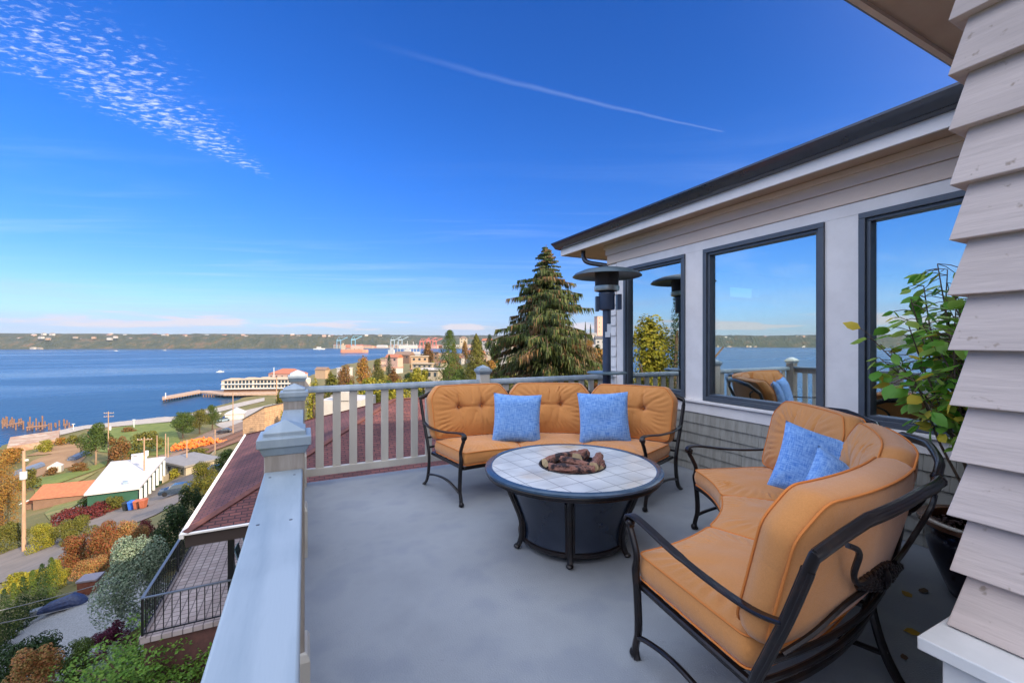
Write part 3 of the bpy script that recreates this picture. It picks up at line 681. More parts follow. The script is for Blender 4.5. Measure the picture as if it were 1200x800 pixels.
for k in range(6):
    a = fa + k*math.pi/3; d = W(math.cos(a), math.sin(a)); m = MB()
    m.tube(cr([d*.565+Vector((0,0,.53)), d*.535+Vector((0,0,.44)), d*.487+Vector((0,0,.33)), d*.447+Vector((0,0,.22)), d*.440+Vector((0,0,.12)), d*.455+Vector((0,0,.05)), d*.478+Vector((0,0,.012))], 5), .021, 8)
    for o in (-.026, .026):
        q = Vector((-d.y, d.x, 0))*o
        m.tube(cr([d*.54+q+Vector((0,0,.48)), d*.50+q+Vector((0,0,.38)), d*.455+q+Vector((0,0,.27)), d*.428+q+Vector((0,0,.18)), d*.43+q+Vector((0,0,.08))], 4), .008, 6)
    m.ball(d*.478+Vector((0,0,.020)), .024, 6, (1.15,1.15,.8)); m.build('leg', M['bronze'], table)
m = MB(); m.lathe([(.272,.603),(.268,.609),(.258,.606),(.252,.56),(.22,.50),(.001,.49)], 56, caps=False); m.build('fire_bowl', M['iron'], table)
m = MB(); rr = random.Random(4)
for k in range(170):
    a = rr.uniform(0, 6.28); q = .2*math.sqrt(rr.random()); m.ball((q*math.cos(a), q*math.sin(a), .505+rr.uniform(0,.015)), rr.uniform(.010,.018), 3, (1,.8,.7))
m.build('lava_rock', mat('lava_rock', (.02,.016,.015), (.06,.03,.025), 30, .9), table)['kind'] = 'stuff'
m = MB(); m.lathe([(.03,0),(.034,.012),(.02,.02)], 12, Vector(W(-.44,-.29))+Vector((0,0,.47))); m.build('control_knob', M['iron'], table)
bark = mat('ceramic_log_bark', (.20,.065,.045), (.03,.02,.024), 14, .85, 1.0, 60, stretch=(1,1,1), bdist=.02, c3=(.30,.14,.10), lo=.38, hi=.60)

endm = mat('log_cut_end', (.62,.46,.26), (.5,.36,.2), 40, .85, .3, 60)
def log(pts, rad, label, seed):
    P = cr([W(*p[:2], p[2]) for p in pts], 6); c = P[0].copy(); n = 14; rings = []
    for i, p in enumerate(P):
        t = (P[min(i+1,len(P)-1)]-P[max(i-1,0)]).normalized(); a = t.cross(Vector((0,0,1))).normalized(); b_ = a.cross(t)
        rr_ = rad*(1-.15*i/len(P))
        rings.append([p-c+(a*math.cos(6.283*k/n)+b_*math.sin(6.283*k/n))*rr_*(1+.22*noise.noise(Vector((k*.9, i*.5, seed)))+.10*math.sin(k*3.1+i*.3)) for k in range(n)])
    m = MB(); m.loft(rings, caps=False); m.cur = 1
    for rg in (rings[0], rings[-1]):
        cc = sum(rg, Vector())/n; m.add(rg+[cc], [(k, (k+1)%n, n) for k in range(n)])
    o = m.build('fire_log', [bark, endm], ang=50); o.location = TC+c; tag(o, label, 'log', 'ceramic logs in the fire bowl'); return o
log([(-.225,-.05,.628),(-.12,.04,.640),(0,.10,.650),(.05,.13,.655)], .036, 'long charred log arching along the back left edge of the fire bowl', 1)
log([(-.205,-.14,.615),(-.08,-.165,.612),(.06,-.185,.612),(.145,-.19,.610)], .040, 'thick split log lying across the front edge of the fire bowl', 2)
log([(-.10,-.03,.648),(0,-.055,.640),(.12,-.11,.618)], .032, 'dark log leaning between front log and back log', 3)
log([(.04,.02,.64),(.09,.10,.648),(.14,.17,.64)], .050, 'stubby charred log end in the middle of the fire bowl', 4)
log([(.145,-.155,.625),(.20,-.03,.640),(.235,.07,.650)], .040, 'pale ended log pointing away at the right of the fire bowl', 5)
log([(.205,-.13,.605),(.235,-.03,.610),(.25,.03,.615)], .026, 'small log tucked along the right rim of the fire bowl', 6)

# ------------------------------------------------------------------ patio heater
H = W(1.288, 5.8)
ht = thing('patio_heater', 'tall navy patio heater with wide dish hood and round table shelf', 'heater', H); ht.scale = (1.062, 1.062, 1.02)
hm = mat('heater_enamel', (.028,.045,.085), (.035,.055,.10), 6, .35, spec=.6)
m = MB(); m.lathe([(.001,0),(.24,0),(.24,.03),(.225,.04),(.22,.06),(.205,.09),(.205,.74),(.19,.78),(.06,.80),(.001,.80)], 40); m.build('tank_cover', hm, ht)
m = MB(); m.lathe([(.052,.79),(.052,2.03)], 20); m.build('pole', hm, ht)
m = MB(); m.lathe([(.05,1.145),(.235,1.14),(.252,1.146),(.252,1.16),(.235,1.166),(.05,1.17)], 48, caps=False); m.build('table_shelf', mat('heater_shelf_enamel', (.10,.15,.17), None, rough=.3), ht)
m = MB(); m.lathe([(.055,1.98),(.095,1.99),(.10,2.0),(.10,2.185),(.105,2.19),(.10,2.22),(.05,2.22)], 28, caps=False)
m.cbox(W(.145,-.03,2.09), (.05,.12,.2), YAW); m.cbox(W(-.12,.02,2.07), (.04,.08,.2), YAW); m.build('burner_housing', hm, ht)
m = MB(); m.lathe([(.13,2.235),(.155,2.24),(.16,2.26),(.16,2.30),(.14,2.31)], 32, caps=False); m.build('collar', mat('heater_collar', (.42,.46,.44), None, rough=.3, metal=.8), ht)
mesh_m = brickmat('emitter_mesh', (.05,.035,.03), (.09,.055,.04), (.012,.01,.01), .014, .014, .004, plane='XZ', rough=.5, bump=.5)
m = MB(); m.lathe([(.148,2.30),(.152,2.50)], 36, caps=False); m.build('emitter_screen', mat('emitter_screen', (.05,.035,.03), (.02,.017,.016), 90, .5, .6, 140), ht)
m = MB(); m.lathe([(.001,2.535),(.16,2.53),(.30,2.50),(.40,2.46),(.432,2.43),(.436,2.432),(.404,2.468),(.30,2.512),(.16,2.542),(.08,2.55),(.001,2.555)], 64, caps=False); m.build('hood', mat('heater_hood', (.045,.075,.095), (.06,.09,.11), 5, .4, metal=.2), ht)
m = MB(); m.tube([W(-.03,-.05,1.83), W(-.03,-.0525,1.83)], .001, 4); m.cbox(W(.018,-.053,1.74), (.05,.003,.12), YAW); m.cbox(W(0,-.055,1.66), (.065,.004,.07), YAW); m.build('warning_label', mat('label_paper', (.62,.68,.75), None, rough=.6), ht)

# ------------------------------------------------------------------ planter
PC = W(2.93, 2.62)
stain(M['deck'], (.80,.82,.86), .48, .66, 2.6); stain(M['deck'], (.62,.60,.58), .70, .78, 9)
stain(M['cap'], (.84,.85,.86), .5, .7, 2.0)
pot = thing('planter_pot', 'tall dark glazed pot with brown rim standing by the shingled wall', 'planter', PC)
m = MB(); m.lathe([(.16,0),(.175,.01),(.21,.10),(.265,.24),(.29,.34),(.285,.40),(.27,.43)], 48); m.build('body', mat('navy_glaze', (.012,.014,.03), (.03,.02,.03), 8, .18, .1, 20, spec=.7), pot)
m = MB(); m.lathe([(.265,.425),(.30,.43),(.325,.45),(.325,.475),(.30,.487),(.265,.48),(.262,.42)], 48, caps=False); m.build('rim', mat('brown_glaze', (.16,.06,.02), (.10,.035,.015), 10, .25), pot)
m = MB(); m.lathe([(.001,.43),(.265,.43)], 32, caps=False); rr = random.Random(5)
for k in range(260):
    a = rr.uniform(0,6.283); q = .25*math.sqrt(rr.random()); m.ball((q*math.cos(a), q*math.sin(a), .435), rr.uniform(.008,.016), 3, (1,.8,.6))
m.build('soil', mat('lava_chips', (.03,.02,.025), (.10,.05,.04), 60, .9), pot)['kind'] = 'stuff'
pl = thing('potted_shrub', 'leggy shrub with green and yellowing leaves reaching up in front of the right window', 'plant', PC+Vector((0,0,.43)))
lgm = leafmat('shrub_leaf_green', [(.14,.38,.05),(.24,.52,.07),(.36,.58,.10),(.48,.60,.12)], .5, .35)
lym = leafmat('shrub_leaf_yellow', [(.70,.52,.05),(.80,.60,.08),(.60,.50,.06)], .35, .5)
wood = mat('twig_bark', (.10,.065,.045), (.16,.11,.075), 20, .8, .4, 60)
st = MB(); lv = MB(); ly = MB(); rr = random.Random(21)
def leaf(mb, p, d, nrm, ln):
    d = d.normalized(); sd = d.cross(nrm).normalized(); nn = sd.cross(d)
    a = [p, p+d*ln*.3+sd*ln*.30-nn*ln*.03, p+d*ln*.62+sd*ln*.27-nn*ln*.06, p+d*ln-nn*ln*.12, p+d*ln*.62-sd*ln*.27-nn*ln*.06, p+d*ln*.3-sd*ln*.30-nn*ln*.03, p+d*ln*.35+nn*ln*.03, p+d*ln*.65+nn*ln*.01]
    mb.add(a, [(0,1,6),(1,2,7,6),(2,3,7),(3,4,7),(4,5,6,7),(5,0,6)])
for k in range(32):
    tr_, tf_ = rr.uniform(-.50, .34), rr.uniform(-.25, .30); hz = rr.uniform(1.0, 1.70) if tr_ > -.4 else rr.uniform(.9,1.45)
    tgt = W(tr_, tf_, hz); P = cr([Vector((0,0,0)), tgt*.33+Vector((rr.uniform(-.05,.05),rr.uniform(-.05,.05),.12)), tgt*.68+Vector((rr.uniform(-.06,.06),rr.uniform(-.06,.06),.08)), tgt], 7)
    st.tube(P, [.010*(1-.75*i/len(P)) for i in range(len(P))], 5)
    for i in range(9, len(P)):
        for q in range(2 if rr.random() < .75 else 1):
            side = Vector((rr.gauss(0,1), rr.gauss(0,1), rr.uniform(-.5,.6))).normalized(); tw = P[i]+side*rr.uniform(.03,.15)
            st.tube([P[i], (P[i]+tw)/2+Vector((0,0,.01)), tw], .0025, 4)
            for _ in range(rr.choice((1,1,2))):
                dd = (side+Vector((rr.gauss(0,.5), rr.gauss(0,.5), -.45))); yel = (rr.random() < .22 and P[i].z < 1.35)
                leaf(ly if yel else lv, tw, dd, Vector((rr.gauss(0,.5), rr.gauss(0,.5), 1)), rr.uniform(.07,.125))
st.build('stem', wood, pl); lv.build('green_foliage', lgm, pl, ang=180); ly.build('yellow_foliage', lym, pl, ang=180)

def floor_leaf(px, py, label, col, rz, sz):
    f = 800/(py-400); c = W((px-600)/500*f, f, .004); m = MB(); leaf(m, Vector((-sz/2,0,.004)), Vector((1,.1,.15)), Vector((0,.25,1)), sz)
    o = m.build('fallen_leaf', leafmat('dry_leaf', [col, col], .2)); o.location = c; o.rotation_euler = (0,0,rz); tag(o, label, 'leaf', 'fallen leaves on the deck floor')
floor_leaf(1063, 697, 'curled yellow fallen leaf on the deck nearer the wall and pot', (.50,.30,.05), 1.0, .075)
floor_leaf(1083, 693, 'dull brown fallen leaf flat beside the farther yellow leaf', (.12,.07,.03), .2, .08)
floor_leaf(1068, 741, 'yellow fallen leaf on the deck just left of the white ledge', (.55,.32,.04), 2.4, .08)
floor_leaf(1060, 771, 'thin brown fallen leaf closest to the camera on the deck', (.15,.08,.04), .6, .05)

# ================================================================== the land, in metres right / forward of the viewpoint
def interp(x, kn):
    if x <= kn[0][0]: return kn[0][1]
    for (a, b_), (c, d) in zip(kn, kn[1:]):
        if x <= c:
            t = (x-a)/(c-a); return b_+(d-b_)*t
    return kn[-1][1]
WZ = -34.0
SHORE = [(-60,-150),(60,-150),(110,-148),(150,-178),(172,-182),(200,-160),(254,-166),(330,-190),(445,-212),(712,-264),(989,-290),(1200,-200),(1500,200)]
ZK = [(-230,-40),(-180,-35.5),(-165,-34.3),(-160,-33),(-150,-32.5),(-105,-30.6),(-90,-28.6),(-75,-26.0),(-58,-22.6),(-50,-20.7),(-47,-19.9),(-41,-17.9),(-33,-14.8),(-25,-11.7),(-18,-9.2),(-12,-8.1),(-4,-8.0),(10,-7.5),(30,-6.5),(60,-3.5),(120,-1.0),(200,4),(330,13),(600,20)]
def terr(r_, f_):
    sh = interp(f_, SHORE); k = -165/sh if sh < -60 else 2.0
    uu = r_ if r_ > -40 else (-40 + (r_+40)*( (-165+40)/(sh+40) ) if sh < -60 else -40+(r_+40)*3)
    z = interp(uu, ZK)
    if uu > -160: z += .5*noise.noise(Vector((r_*.02, f_*.02, 0)))*min(1, max(0, (f_-60)/100))
    return z
RS = sorted(set([-400,-330,-280,-240]+[-220+4*k for k in range(35)]+[-80+1.5*k for k in range(74)]+[32+8*k for k in range(20)]+[200+40*k for k in range(14)]))
FS = sorted(set([-120,-80,-50,-30]+[-20+2.5*k for k in range(40)]+[80+8*k for k in range(40)]+[400+40*k for k in range(24)]+[1400+80*k for k in range(14)]))
m = MB(); m.v = [tuple(W(r_, f_, terr(r_, f_))) for f_ in FS for r_ in RS]; nr = len(RS)
m.f = [(i*nr+j, i*nr+j+1, (i+1)*nr+j+1, (i+1)*nr+j) for i in range(len(FS)-1) for j in range(nr-1)]
gm = mat('ground_autumn_scrub', (.085,.085,.022), (.20,.14,.055), .09, .95, .6, 1.5, detail=9, c3=(.13,.115,.03), lo=.34, hi=.66, bdist=.2)
m.build('ground', gm, ang=180)['kind'] = 'structure'
# sea
m = MB(); m.add([(-14000,-14000,WZ),(14000,-14000,WZ),(14000,14000,WZ),(-14000,14000,WZ)], [(0,1,2,3)])
wm = mat('sea_water', (.002,.035,.075), (.004,.045,.095), .004, .22, spec=.5)
t_ = wm.node_tree; b_ = t_.nodes['Principled BSDF']; tcn = t_.nodes.new('ShaderNodeTexCoord')
def seabump(scale, st, rot, dist, prev=None, strength=1.0):
    mp = t_.nodes.new('ShaderNodeMapping'); t_.links.new(tcn.outputs['Object'], mp.inputs[0]); mp.inputs['Scale'].default_value = st; mp.inputs['Rotation'].default_value = (0,0,rot)
    n_ = t_.nodes.new('ShaderNodeTexNoise'); n_.inputs['Scale'].default_value = scale; n_.inputs['Detail'].default_value = 6; t_.links.new(mp.outputs[0], n_.inputs['Vector'])
    bp = t_.nodes.new('ShaderNodeBump'); bp.inputs['Strength'].default_value = strength; bp.inputs['Distance'].default_value = dist; t_.links.new(n_.outputs[0], bp.inputs['Height'])
    if prev: t_.links.new(prev, bp.inputs['Normal'])
    return bp.outputs[0]
n1 = seabump(.35, (1,1,1), 0, .5); n2 = seabump(.012, (.35,1,1), R(30), 6.0, n1, .5); t_.links.new(n2, b_.inputs['Normal'])
# streaks of wind slick: smoother, paler bands
mp = t_.nodes.new('ShaderNodeMapping'); t_.links.new(tcn.outputs['Object'], mp.inputs[0]); mp.inputs['Scale'].default_value = (.25,1,1); mp.inputs['Rotation'].default_value = (0,0,R(20))
nz = t_.nodes.new('ShaderNodeTexNoise'); nz.inputs['Scale'].default_value = .006; nz.inputs['Detail'].default_value = 8; nz.inputs['Distortion'].default_value = .4; t_.links.new(mp.outputs[0], nz.inputs['Vector'])
rg = sstep(t_, nz.outputs[0], .42, .68); mr = t_.nodes.new('ShaderNodeMapRange'); t_.links.new(rg, mr.inputs[0]); mr.inputs[3].default_value = .32; mr.inputs[4].default_value = .12; t_.links.new(mr.outputs[0], b_.inputs['Roughness'])
m.build('sea_water', wm, smooth=False)['kind'] = 'structure'

def px2g(px, py, zoff=0.0):
    """the point of the land seen at a place of the 1200 x 800 photograph"""
    a = (px-600)/500; s = (400-py)/500; prev = 3.0; f_ = 3.0
    while f_ < 3000:
        z = 1.6+s*f_
        if z <= terr(a*f_, f_)+zoff:
            lo, hi = prev, f_
            for _ in range(30):
                mid = (lo+hi)/2
                if 1.6+s*mid <= terr(a*mid, mid)+zoff: hi = mid
                else: lo = mid
            return (a*hi, hi)
        prev = f_; f_ *= 1.01
    return (a*f_, f_)
def ground(r_, f_, dz=0.0): return W(r_, f_, terr(r_, f_)+dz)

def patch(name, pix, material, off, cell=2.0, kind='structure', label=None, cat=None, rf=None):
    pts = rf or [px2g(*p) for p in pix]
    bm = bmesh.new(); vs = [bm.verts.new((p[0], p[1], 0)) for p in pts]; fc = bm.faces.new(vs)
    bmesh.ops.triangulate(bm, faces=[fc])
    xs = [p[0] for p in pts]; ys = [p[1] for p in pts]
    for ax, lo, hi in ((0, min(xs), max(xs)), (1, min(ys), max(ys))):
        st_ = max(cell, (hi-lo)/60); q = lo+st_
        while q < hi:
            co_ = [0,0,0]; no = [0,0,0]; co_[ax] = q; no[ax] = 1
            bmesh.ops.bisect_plane(bm, geom=bm.verts[:]+bm.edges[:]+bm.faces[:], plane_co=co_, plane_no=no); q += st_
    for v_ in bm.verts:
        x, y = v_.co.x, v_.co.y; v_.co = W(x, y, terr(x, y)+off)
    bmesh.ops.recalc_face_normals(bm, faces=bm.faces)
    me = bpy.data.meshes.new(name); bm.to_mesh(me); bm.free()
    if me.polygons and me.polygons[0].normal.z < 0: me.flip_normals()
    me.materials.append(material); me.shade_smooth(); o = bpy.data.objects.new(name, me); COL.objects.link(o); o['kind'] = kind
    if label: tag(o, label, cat)
    return o
asph = mat('road_asphalt', (.15,.125,.105), (.19,.155,.13), .6, .9, .3, 8)
conc = mat('concrete_pale', (.30,.27,.23), (.38,.34,.30), .8, .85, .2, 6)
dirt = mat('bare_brown_lot', (.21,.12,.055), (.28,.17,.085), .15, .95, .4, 2, detail=8)
lawn = mat('park_lawn', (.08,.115,.015), (.14,.165,.028), .25, .95, .5, 3, detail=8)
lawn2 = mat('dry_lawn', (.11,.135,.03), (.22,.19,.06), .3, .95, .5, 3, detail=8)
ballast = mat('rail_ballast', (.16,.11,.08), (.23,.16,.12), .4, .95, .4, 4)
rust = mat('rust_yard_soil', (.15,.065,.035), (.21,.10,.055), .3, .95, .4, 3)
graveln = mat('garden_gravel', (.20,.205,.21), (.33,.335,.34), 26, .95, .8, 30, bdist=.02, detail=8)
patch('street_road', [(-90,668),(0,648),(35,638),(70,621),(112,606),(142,591),(172,577),(197,566),(222,553),(243,546),(250,553),(232,571),(207,590),(182,604),(150,617),(112,632),(80,652),(45,670),(0,684),(-90,705)], asph, .10)
patch('driveway_path', [(95,590),(150,572),(176,568),(165,580),(140,588),(112,603),(80,612),(60,611)], conc, .14)
patch('front_lawn', [(52,602),(75,582),(130,566),(160,563),(150,572),(95,589),(58,610)], lawn2, .16)
patch('dirt_lot_field', [(15,560),(38,540),(70,529),(108,524),(100,536),(92,545),(60,553),(35,562)], dirt, .16)
patch('dirt_lot_terrace_field', [(30,535),(60,524),(95,516),(108,516),(98,527),(62,532)], dirt, .2)
patch('park_lawn', [(95,515),(130,502),(165,497),(203,495),(212,520),(200,533),(165,533),(118,530),(96,524)], lawn, .2)
patch('lawn_strip', [(40,562),(85,553),(125,540),(135,541),(110,552),(70,566),(36,572)], lawn, .16)
patch('lower_lawn', [(40,574),(75,566),(105,556),(118,551),(98,562),(60,577),(42,580)], lawn2, .18)
patch('waterfront_road', [(160,548),(205,524),(255,502),(310,482),(340,478),(345,486),(310,495),(262,515),(215,533),(185,550)], ballast, .2)
patch('parking_pavement', [(252,497),(275,484),(318,474),(340,472),(338,480),(300,489),(262,503)], conc, .26)
patch('rail_yard_ground', [(205,540),(240,520),(285,505),(318,500),(316,508),(280,518),(248,530),(215,546)], rust, .3)
patch('shore_path', [(45,508),(100,497),(160,492),(205,489),(255,478),(310,466),(310,470),(256,483),(205,494),(160,498),(100,503),(50,516)], conc, .25)
patch('garden_gravel', [(0,757),(45,712),(82,700),(102,690),(150,668),(215,690),(200,800),(60,800),(-60,820)], graveln, .02, kind='stuff')
patch('terrace_pavement', [(60,708),(85,696),(110,690),(96,704),(74,716),(52,722)], conc, .06)
# railway tracks
for k, (y0, y1) in enumerate(((521, 494), (527, 499))):
    A_, B_ = px2g(212, y0+14), px2g(318, y1-2)
    for o_ in (-.75, .75):
        m = MB(); pts = []
        for q in range(41):
            r_, f_ = A_[0]+(B_[0]-A_[0])*q/40+o_, A_[1]+(B_[1]-A_[1])*q/40; pts.append(ground(r_, f_, .45))
        m.ribbon(pts, .12, .12); o = m.build('railway_track', mat('rail_steel', (.12,.08,.06), None, rough=.5, metal=.5)); tag(o, 'rusty steel rail running along the waterfront yard', 'railway', 'rails of the waterfront railway')

# ------------------------------------------------------------------ vegetation
def quad(mb, c, nrm, s1, s2, rr):
    nrm = nrm.normalized(); a = nrm.orthogonal().normalized(); a.rotate(Matrix.Rotation(rr.uniform(0, 6.283), 3, nrm)); b_ = nrm.cross(a)
    mb.add([c-a*s1, c-b_*s2+nrm*s1*.2, c+a*s1, c+b_*s2+nrm*s1*.2], [(0,1,2,3)])
def crown_mesh(seed, n, s, nb=16, base=.0, dome=1.0, airy=0.0):
    """unit crown: radius 1, height 1 from z=0"""
    rr = random.Random(seed); m = MB(); blobs = []
    for k in range(nb):
        a = rr.uniform(0, 6.283); h = rr.random(); q = math.sqrt(rr.random())*(1-.75*max(0, (h-.35))/.65*dome)*(.55+.45*min(1, h*4+base))
        br_ = rr.uniform(.24, .42)*(1-.25*h); blobs.append((Vector((q*math.cos(a)*.72, q*math.sin(a)*.72, .12+h*.72)), br_))
    blobs.append((Vector((0,0,.45)), .5)); tot = sum(b_[1]**2 for b_ in blobs)
    for c, br_ in blobs:
        for k in range(int(n*br_**2/tot)):
            d = Vector((rr.gauss(0,1), rr.gauss(0,1), rr.gauss(0,1)*.9+.15)).normalized(); rad = br_*(1-.45*rr.random()**2.2)*(1+.35*airy*rr.random())
            p = c+Vector((d.x, d.y, d.z*.62))*rad
            if p.z < 0: p.z = rr.uniform(0, .05)
            quad(m, p, d+Vector((rr.gauss(0,.5), rr.gauss(0,.5), rr.gauss(0,.5)+.25)), s*rr.uniform(.6,1.3), s*rr.uniform(.4,.8), rr)
    me = bpy.data.meshes.new('crown'); me.from_pydata(m.v, [], m.f); return me
def conifer_mesh(seed, n, s, power=.9, droop=.5, rad0=1.0, narrow=False):
    rr = random.Random(seed); m = MB(); lv_ = 26
    for k in range(n):
        h = rr.random()**1.25; R0 = (1-h)**power*rad0
        if narrow: R0 = min(1, ((1-h)*2.4)**.6)*(.85+.15*math.sin(h*40))*min(1, .5+h*3)
        a = rr.uniform(0, 6.283); lob = .8+.2*math.sin(a*7+int(h*lv_)*2.4)+.12*noise.noise(Vector((math.cos(a)*2, math.sin(a)*2, h*14+seed)))
        q = R0*lob*(rr.random()**.38); p = Vector((q*math.cos(a), q*math.sin(a), h - droop*q*.12 + .02*math.sin(q*9)))
        quad(m, p, Vector((math.cos(a), math.sin(a), .5+rr.gauss(0,.4))), s*rr.uniform(.6,1.4), s*rr.uniform(.35,.7), rr)
    me = bpy.data.meshes.new('crown'); me.from_pydata(m.v, [], m.f); return me
def trunk_mesh(seed, limbs=5):
    rr = random.Random(seed); m = MB(); m.tube([(0,0,-.06),(.01,0,.2),(.0,.015,.45),(.01,0,.8)], [.030,.022,.016,.006], 7)
    for k in range(limbs):
        a = rr.uniform(0, 6.283); z = rr.uniform(.28,.55); m.tube([(0,0,z), (.09*math.cos(a), .09*math.sin(a), z+.12), (.2*math.cos(a), .2*math.sin(a), z+.25)], [.012,.008,.003], 5)
    me = bpy.data.meshes.new('trunk'); me.from_pydata(m.v, [], m.f); me.shade_smooth(); return me
LM = dict(
 green=leafmat('leaf_green', [(.030,.060,.010),(.055,.095,.016),(.085,.13,.02),(.05,.08,.014)]),
 dark=leafmat('leaf_dark_green', [(.012,.030,.010),(.022,.050,.014),(.035,.070,.018)]),
 olive=leafmat('leaf_olive', [(.06,.075,.014),(.11,.12,.018),(.16,.15,.022),(.09,.08,.018)]),
 yellow=leafmat('leaf_yellow_green', [(.12,.14,.015),(.22,.22,.022),(.32,.27,.03),(.16,.17,.02)]),
 orange=leafmat('leaf_orange', [(.22,.10,.022),(.34,.15,.028),(.30,.20,.035),(.16,.10,.022)]),
 rusty=leafmat('leaf_russet', [(.14,.06,.022),(.20,.09,.03),(.12,.09,.025),(.24,.12,.03)]),
 red=leafmat('leaf_red', [(.18,.035,.02),(.24,.07,.03),(.22,.13,.04),(.10,.07,.02),(.26,.10,.04)]),
 crimson=leafmat('leaf_crimson', [(.11,.015,.020),(.15,.028,.026),(.07,.02,.018)]),
 purple=leafmat('leaf_purple', [(.06,.010,.030),(.11,.02,.05),(.04,.008,.022)]),
 pale=leafmat('leaf_variegated', [(.10,.16,.10),(.20,.28,.20),(.30,.36,.27),(.06,.11,.06)]),
 maple=leafmat('leaf_fresh_green', [(.07,.16,.02),(.11,.23,.03),(.17,.28,.04),(.05,.11,.02)]),
 peach=leafmat('leaf_peach', [(.30,.12,.05),(.38,.20,.08),(.22,.20,.06),(.28,.08,.04)]))
BARK = mat('tree_bark', (.07,.045,.03), (.12,.08,.055), 8, .9, .5, 20)
PALEBARK = mat('tree_bark_pale', (.22,.15,.10), (.28,.2,.14), 8, .9)
_cm = {}
def crown_for(kind, lod, seed):
    key = (kind, lod, seed)
    if key not in _cm:
        nN, sz = {0:(420,.13), 1:(1700,.07), 2:(6500,.036), 3:(15000,.024)}[lod]
        if kind == 'round': me = crown_mesh(seed, nN, sz)
        elif kind == 'airy': me = crown_mesh(seed, int(nN*.75), sz*.9, 22, airy=1.0)
        elif kind == 'bush': me = crown_mesh(seed, nN, sz, 14, base=1.0, dome=.7)
        elif kind == 'hedge': me = crown_mesh(seed, nN, sz, 20, base=1.0, dome=.3)
        elif kind == 'fir': me = conifer_mesh(seed, nN, sz*.85)
        elif kind == 'column': me = conifer_mesh(seed, nN, sz*.8, narrow=True)
        _cm[key] = me
    return _cm[key]
_tm = [trunk_mesh(k) for k in range(3)]
vn = [0]
def plant(kind, name, label, cat, pos, wd, ht_, mk, lod=1, group=None, trunk=True, bark=None, clear=.22):
    vn[0] += 1; seed = vn[0] % 4; r_, f_ = pos[:2]; z = pos[2] if len(pos) > 2 else terr(r_, f_)
    t = thing(name, label, cat, W(r_, f_, z), YAW+vn[0]*1.7, group)
    me = crown_for(kind, lod, seed).copy()
    b0 = clear*ht_ if (trunk and kind not in ('bush','hedge')) else -.03*ht_
    v_ = np.empty(len(me.vertices)*3, dtype=np.float32); me.vertices.foreach_get('co', v_); v_ = v_.reshape(-1,4,3); cen = v_.mean(1, keepdims=True); S3 = np.array([wd/2, wd/2, ht_-b0]); gs = (wd/2*wd/2*(ht_-b0)*.6)**(1/3)
    me.vertices.foreach_set('co', (cen*S3+(v_-cen)*gs).astype(np.float32).ravel()); me.update(); me.materials.append(LM[mk]) if isinstance(mk, str) else me.materials.append(mk)
    c = bpy.data.objects.new('foliage' if not trunk else 'crown', me); COL.objects.link(c); c.parent = t
    c.location = (0,0,b0)
    if trunk:
        k = _tm[vn[0] % 3].copy(); k.materials.append(bark or BARK); o = bpy.data.objects.new('trunk', k); COL.objects.link(o); o.parent = t; o.scale = (ht_*.9, ht_*.9, ht_)
    return t
def pplant(kind, name, label, cat, x, yb, wpx, hpx, mk, lod=1, group=None, trunk=True, f=None, **kw):
    if f: r_, f_ = (x-600)/500*f, f; z = terr(r_, f_); H_ = (1.6-z) - ((yb-hpx)-400)*f/500
    else:
        r_, f_ = px2g(x, yb); H_ = hpx*f_/500
    return plant(kind, name, label, cat, (r_, f_), wpx*f_/500, H_, mk, lod, group, trunk, **kw)

P_ = pplant
P_('round','round_tree','largest round green tree in the shoreline park left of the railway','tree',214,514,38,34,'green',2)
P_('round','round_tree','green park tree in the middle of the clump behind the railway','tree',234,508,28,30,'olive',2)
P_('round','round_tree','darker park tree at the right end of the clump by the parking lot','tree',249,504,20,31,'green',2)
P_('round','round_tree','dark green tree with pale trunk standing before the tall slim pole','tree',112,545,40,50,'green',2, bark=PALEBARK)
P_('bush','scrub_bush','russet brown bush between two green trees on the park bank','bush',138,546,32,38,'rusty',1,trunk=False)
P_('bush','scrub_bush','low olive tinged bush in the park behind the white roofed house','bush',170,531,42,27,'olive',1,trunk=False)
P_('round','round_tree','bushy yellow green tree at the roadside next to the parked car','tree',240,585,48,46,'olive',2,clear=.1)
P_('round','round_tree','green tree beside the roof edge behind the roadside tree','tree',266,556,32,30,'green',1,clear=.1)
P_('bush','scrub_bush','small green bush below the orange pile','bush',232,536,30,12,'olive',1,trunk=False)
P_('hedge','clipped_hedge','low green hedge in front of the white roofed house wall','hedge',110,599,32,20,'green',1,trunk=False)
P_('hedge','clipped_hedge','small olive hedge right of the green one before the white roofed house','hedge',136,597,24,17,'olive',1,trunk=False)
P_('bush','scrub_bush','yellow green bush beside the cream fence','bush',205,560,14,12,'yellow',0,trunk=False)
P_('airy','autumn_tree','tall orange brown tree at the far left beside the utility pole','tree',2,628,50,96,'orange',3,clear=.1)
P_('bush','roadside_bush','olive bush at the foot of the far left orange tree','bush',6,646,46,34,'olive',2,trunk=False)
P_('bush','roadside_bush','yellow green bush just right of the big utility pole base','bush',54,642,40,32,'yellow',2,trunk=False)
P_('bush','roadside_bush','mixed orange and green bush between utility pole and crimson hedge','bush',88,634,48,28,'olive',2,trunk=False)
P_('hedge','low_hedge','low crimson hedge running along the lawn above the road','hedge',86,609,40,15,'crimson',1,trunk=False)
P_('hedge','low_hedge','right half of the low crimson hedge nearest the bins','hedge',116,604,44,15,'crimson',1,trunk=False)
P_('bush','autumn_shrub','dark red shrub at the left of the red bank below the road','shrub',92,668,48,46,'red',2,trunk=False)
P_('bush','autumn_shrub','orange red shrub in the middle of the red bank below the road','shrub',124,660,48,48,'red',2,trunk=False)
P_('bush','autumn_shrub','peach and red shrub on the right of the red bank below the road','shrub',152,646,44,42,'peach',2,trunk=False)
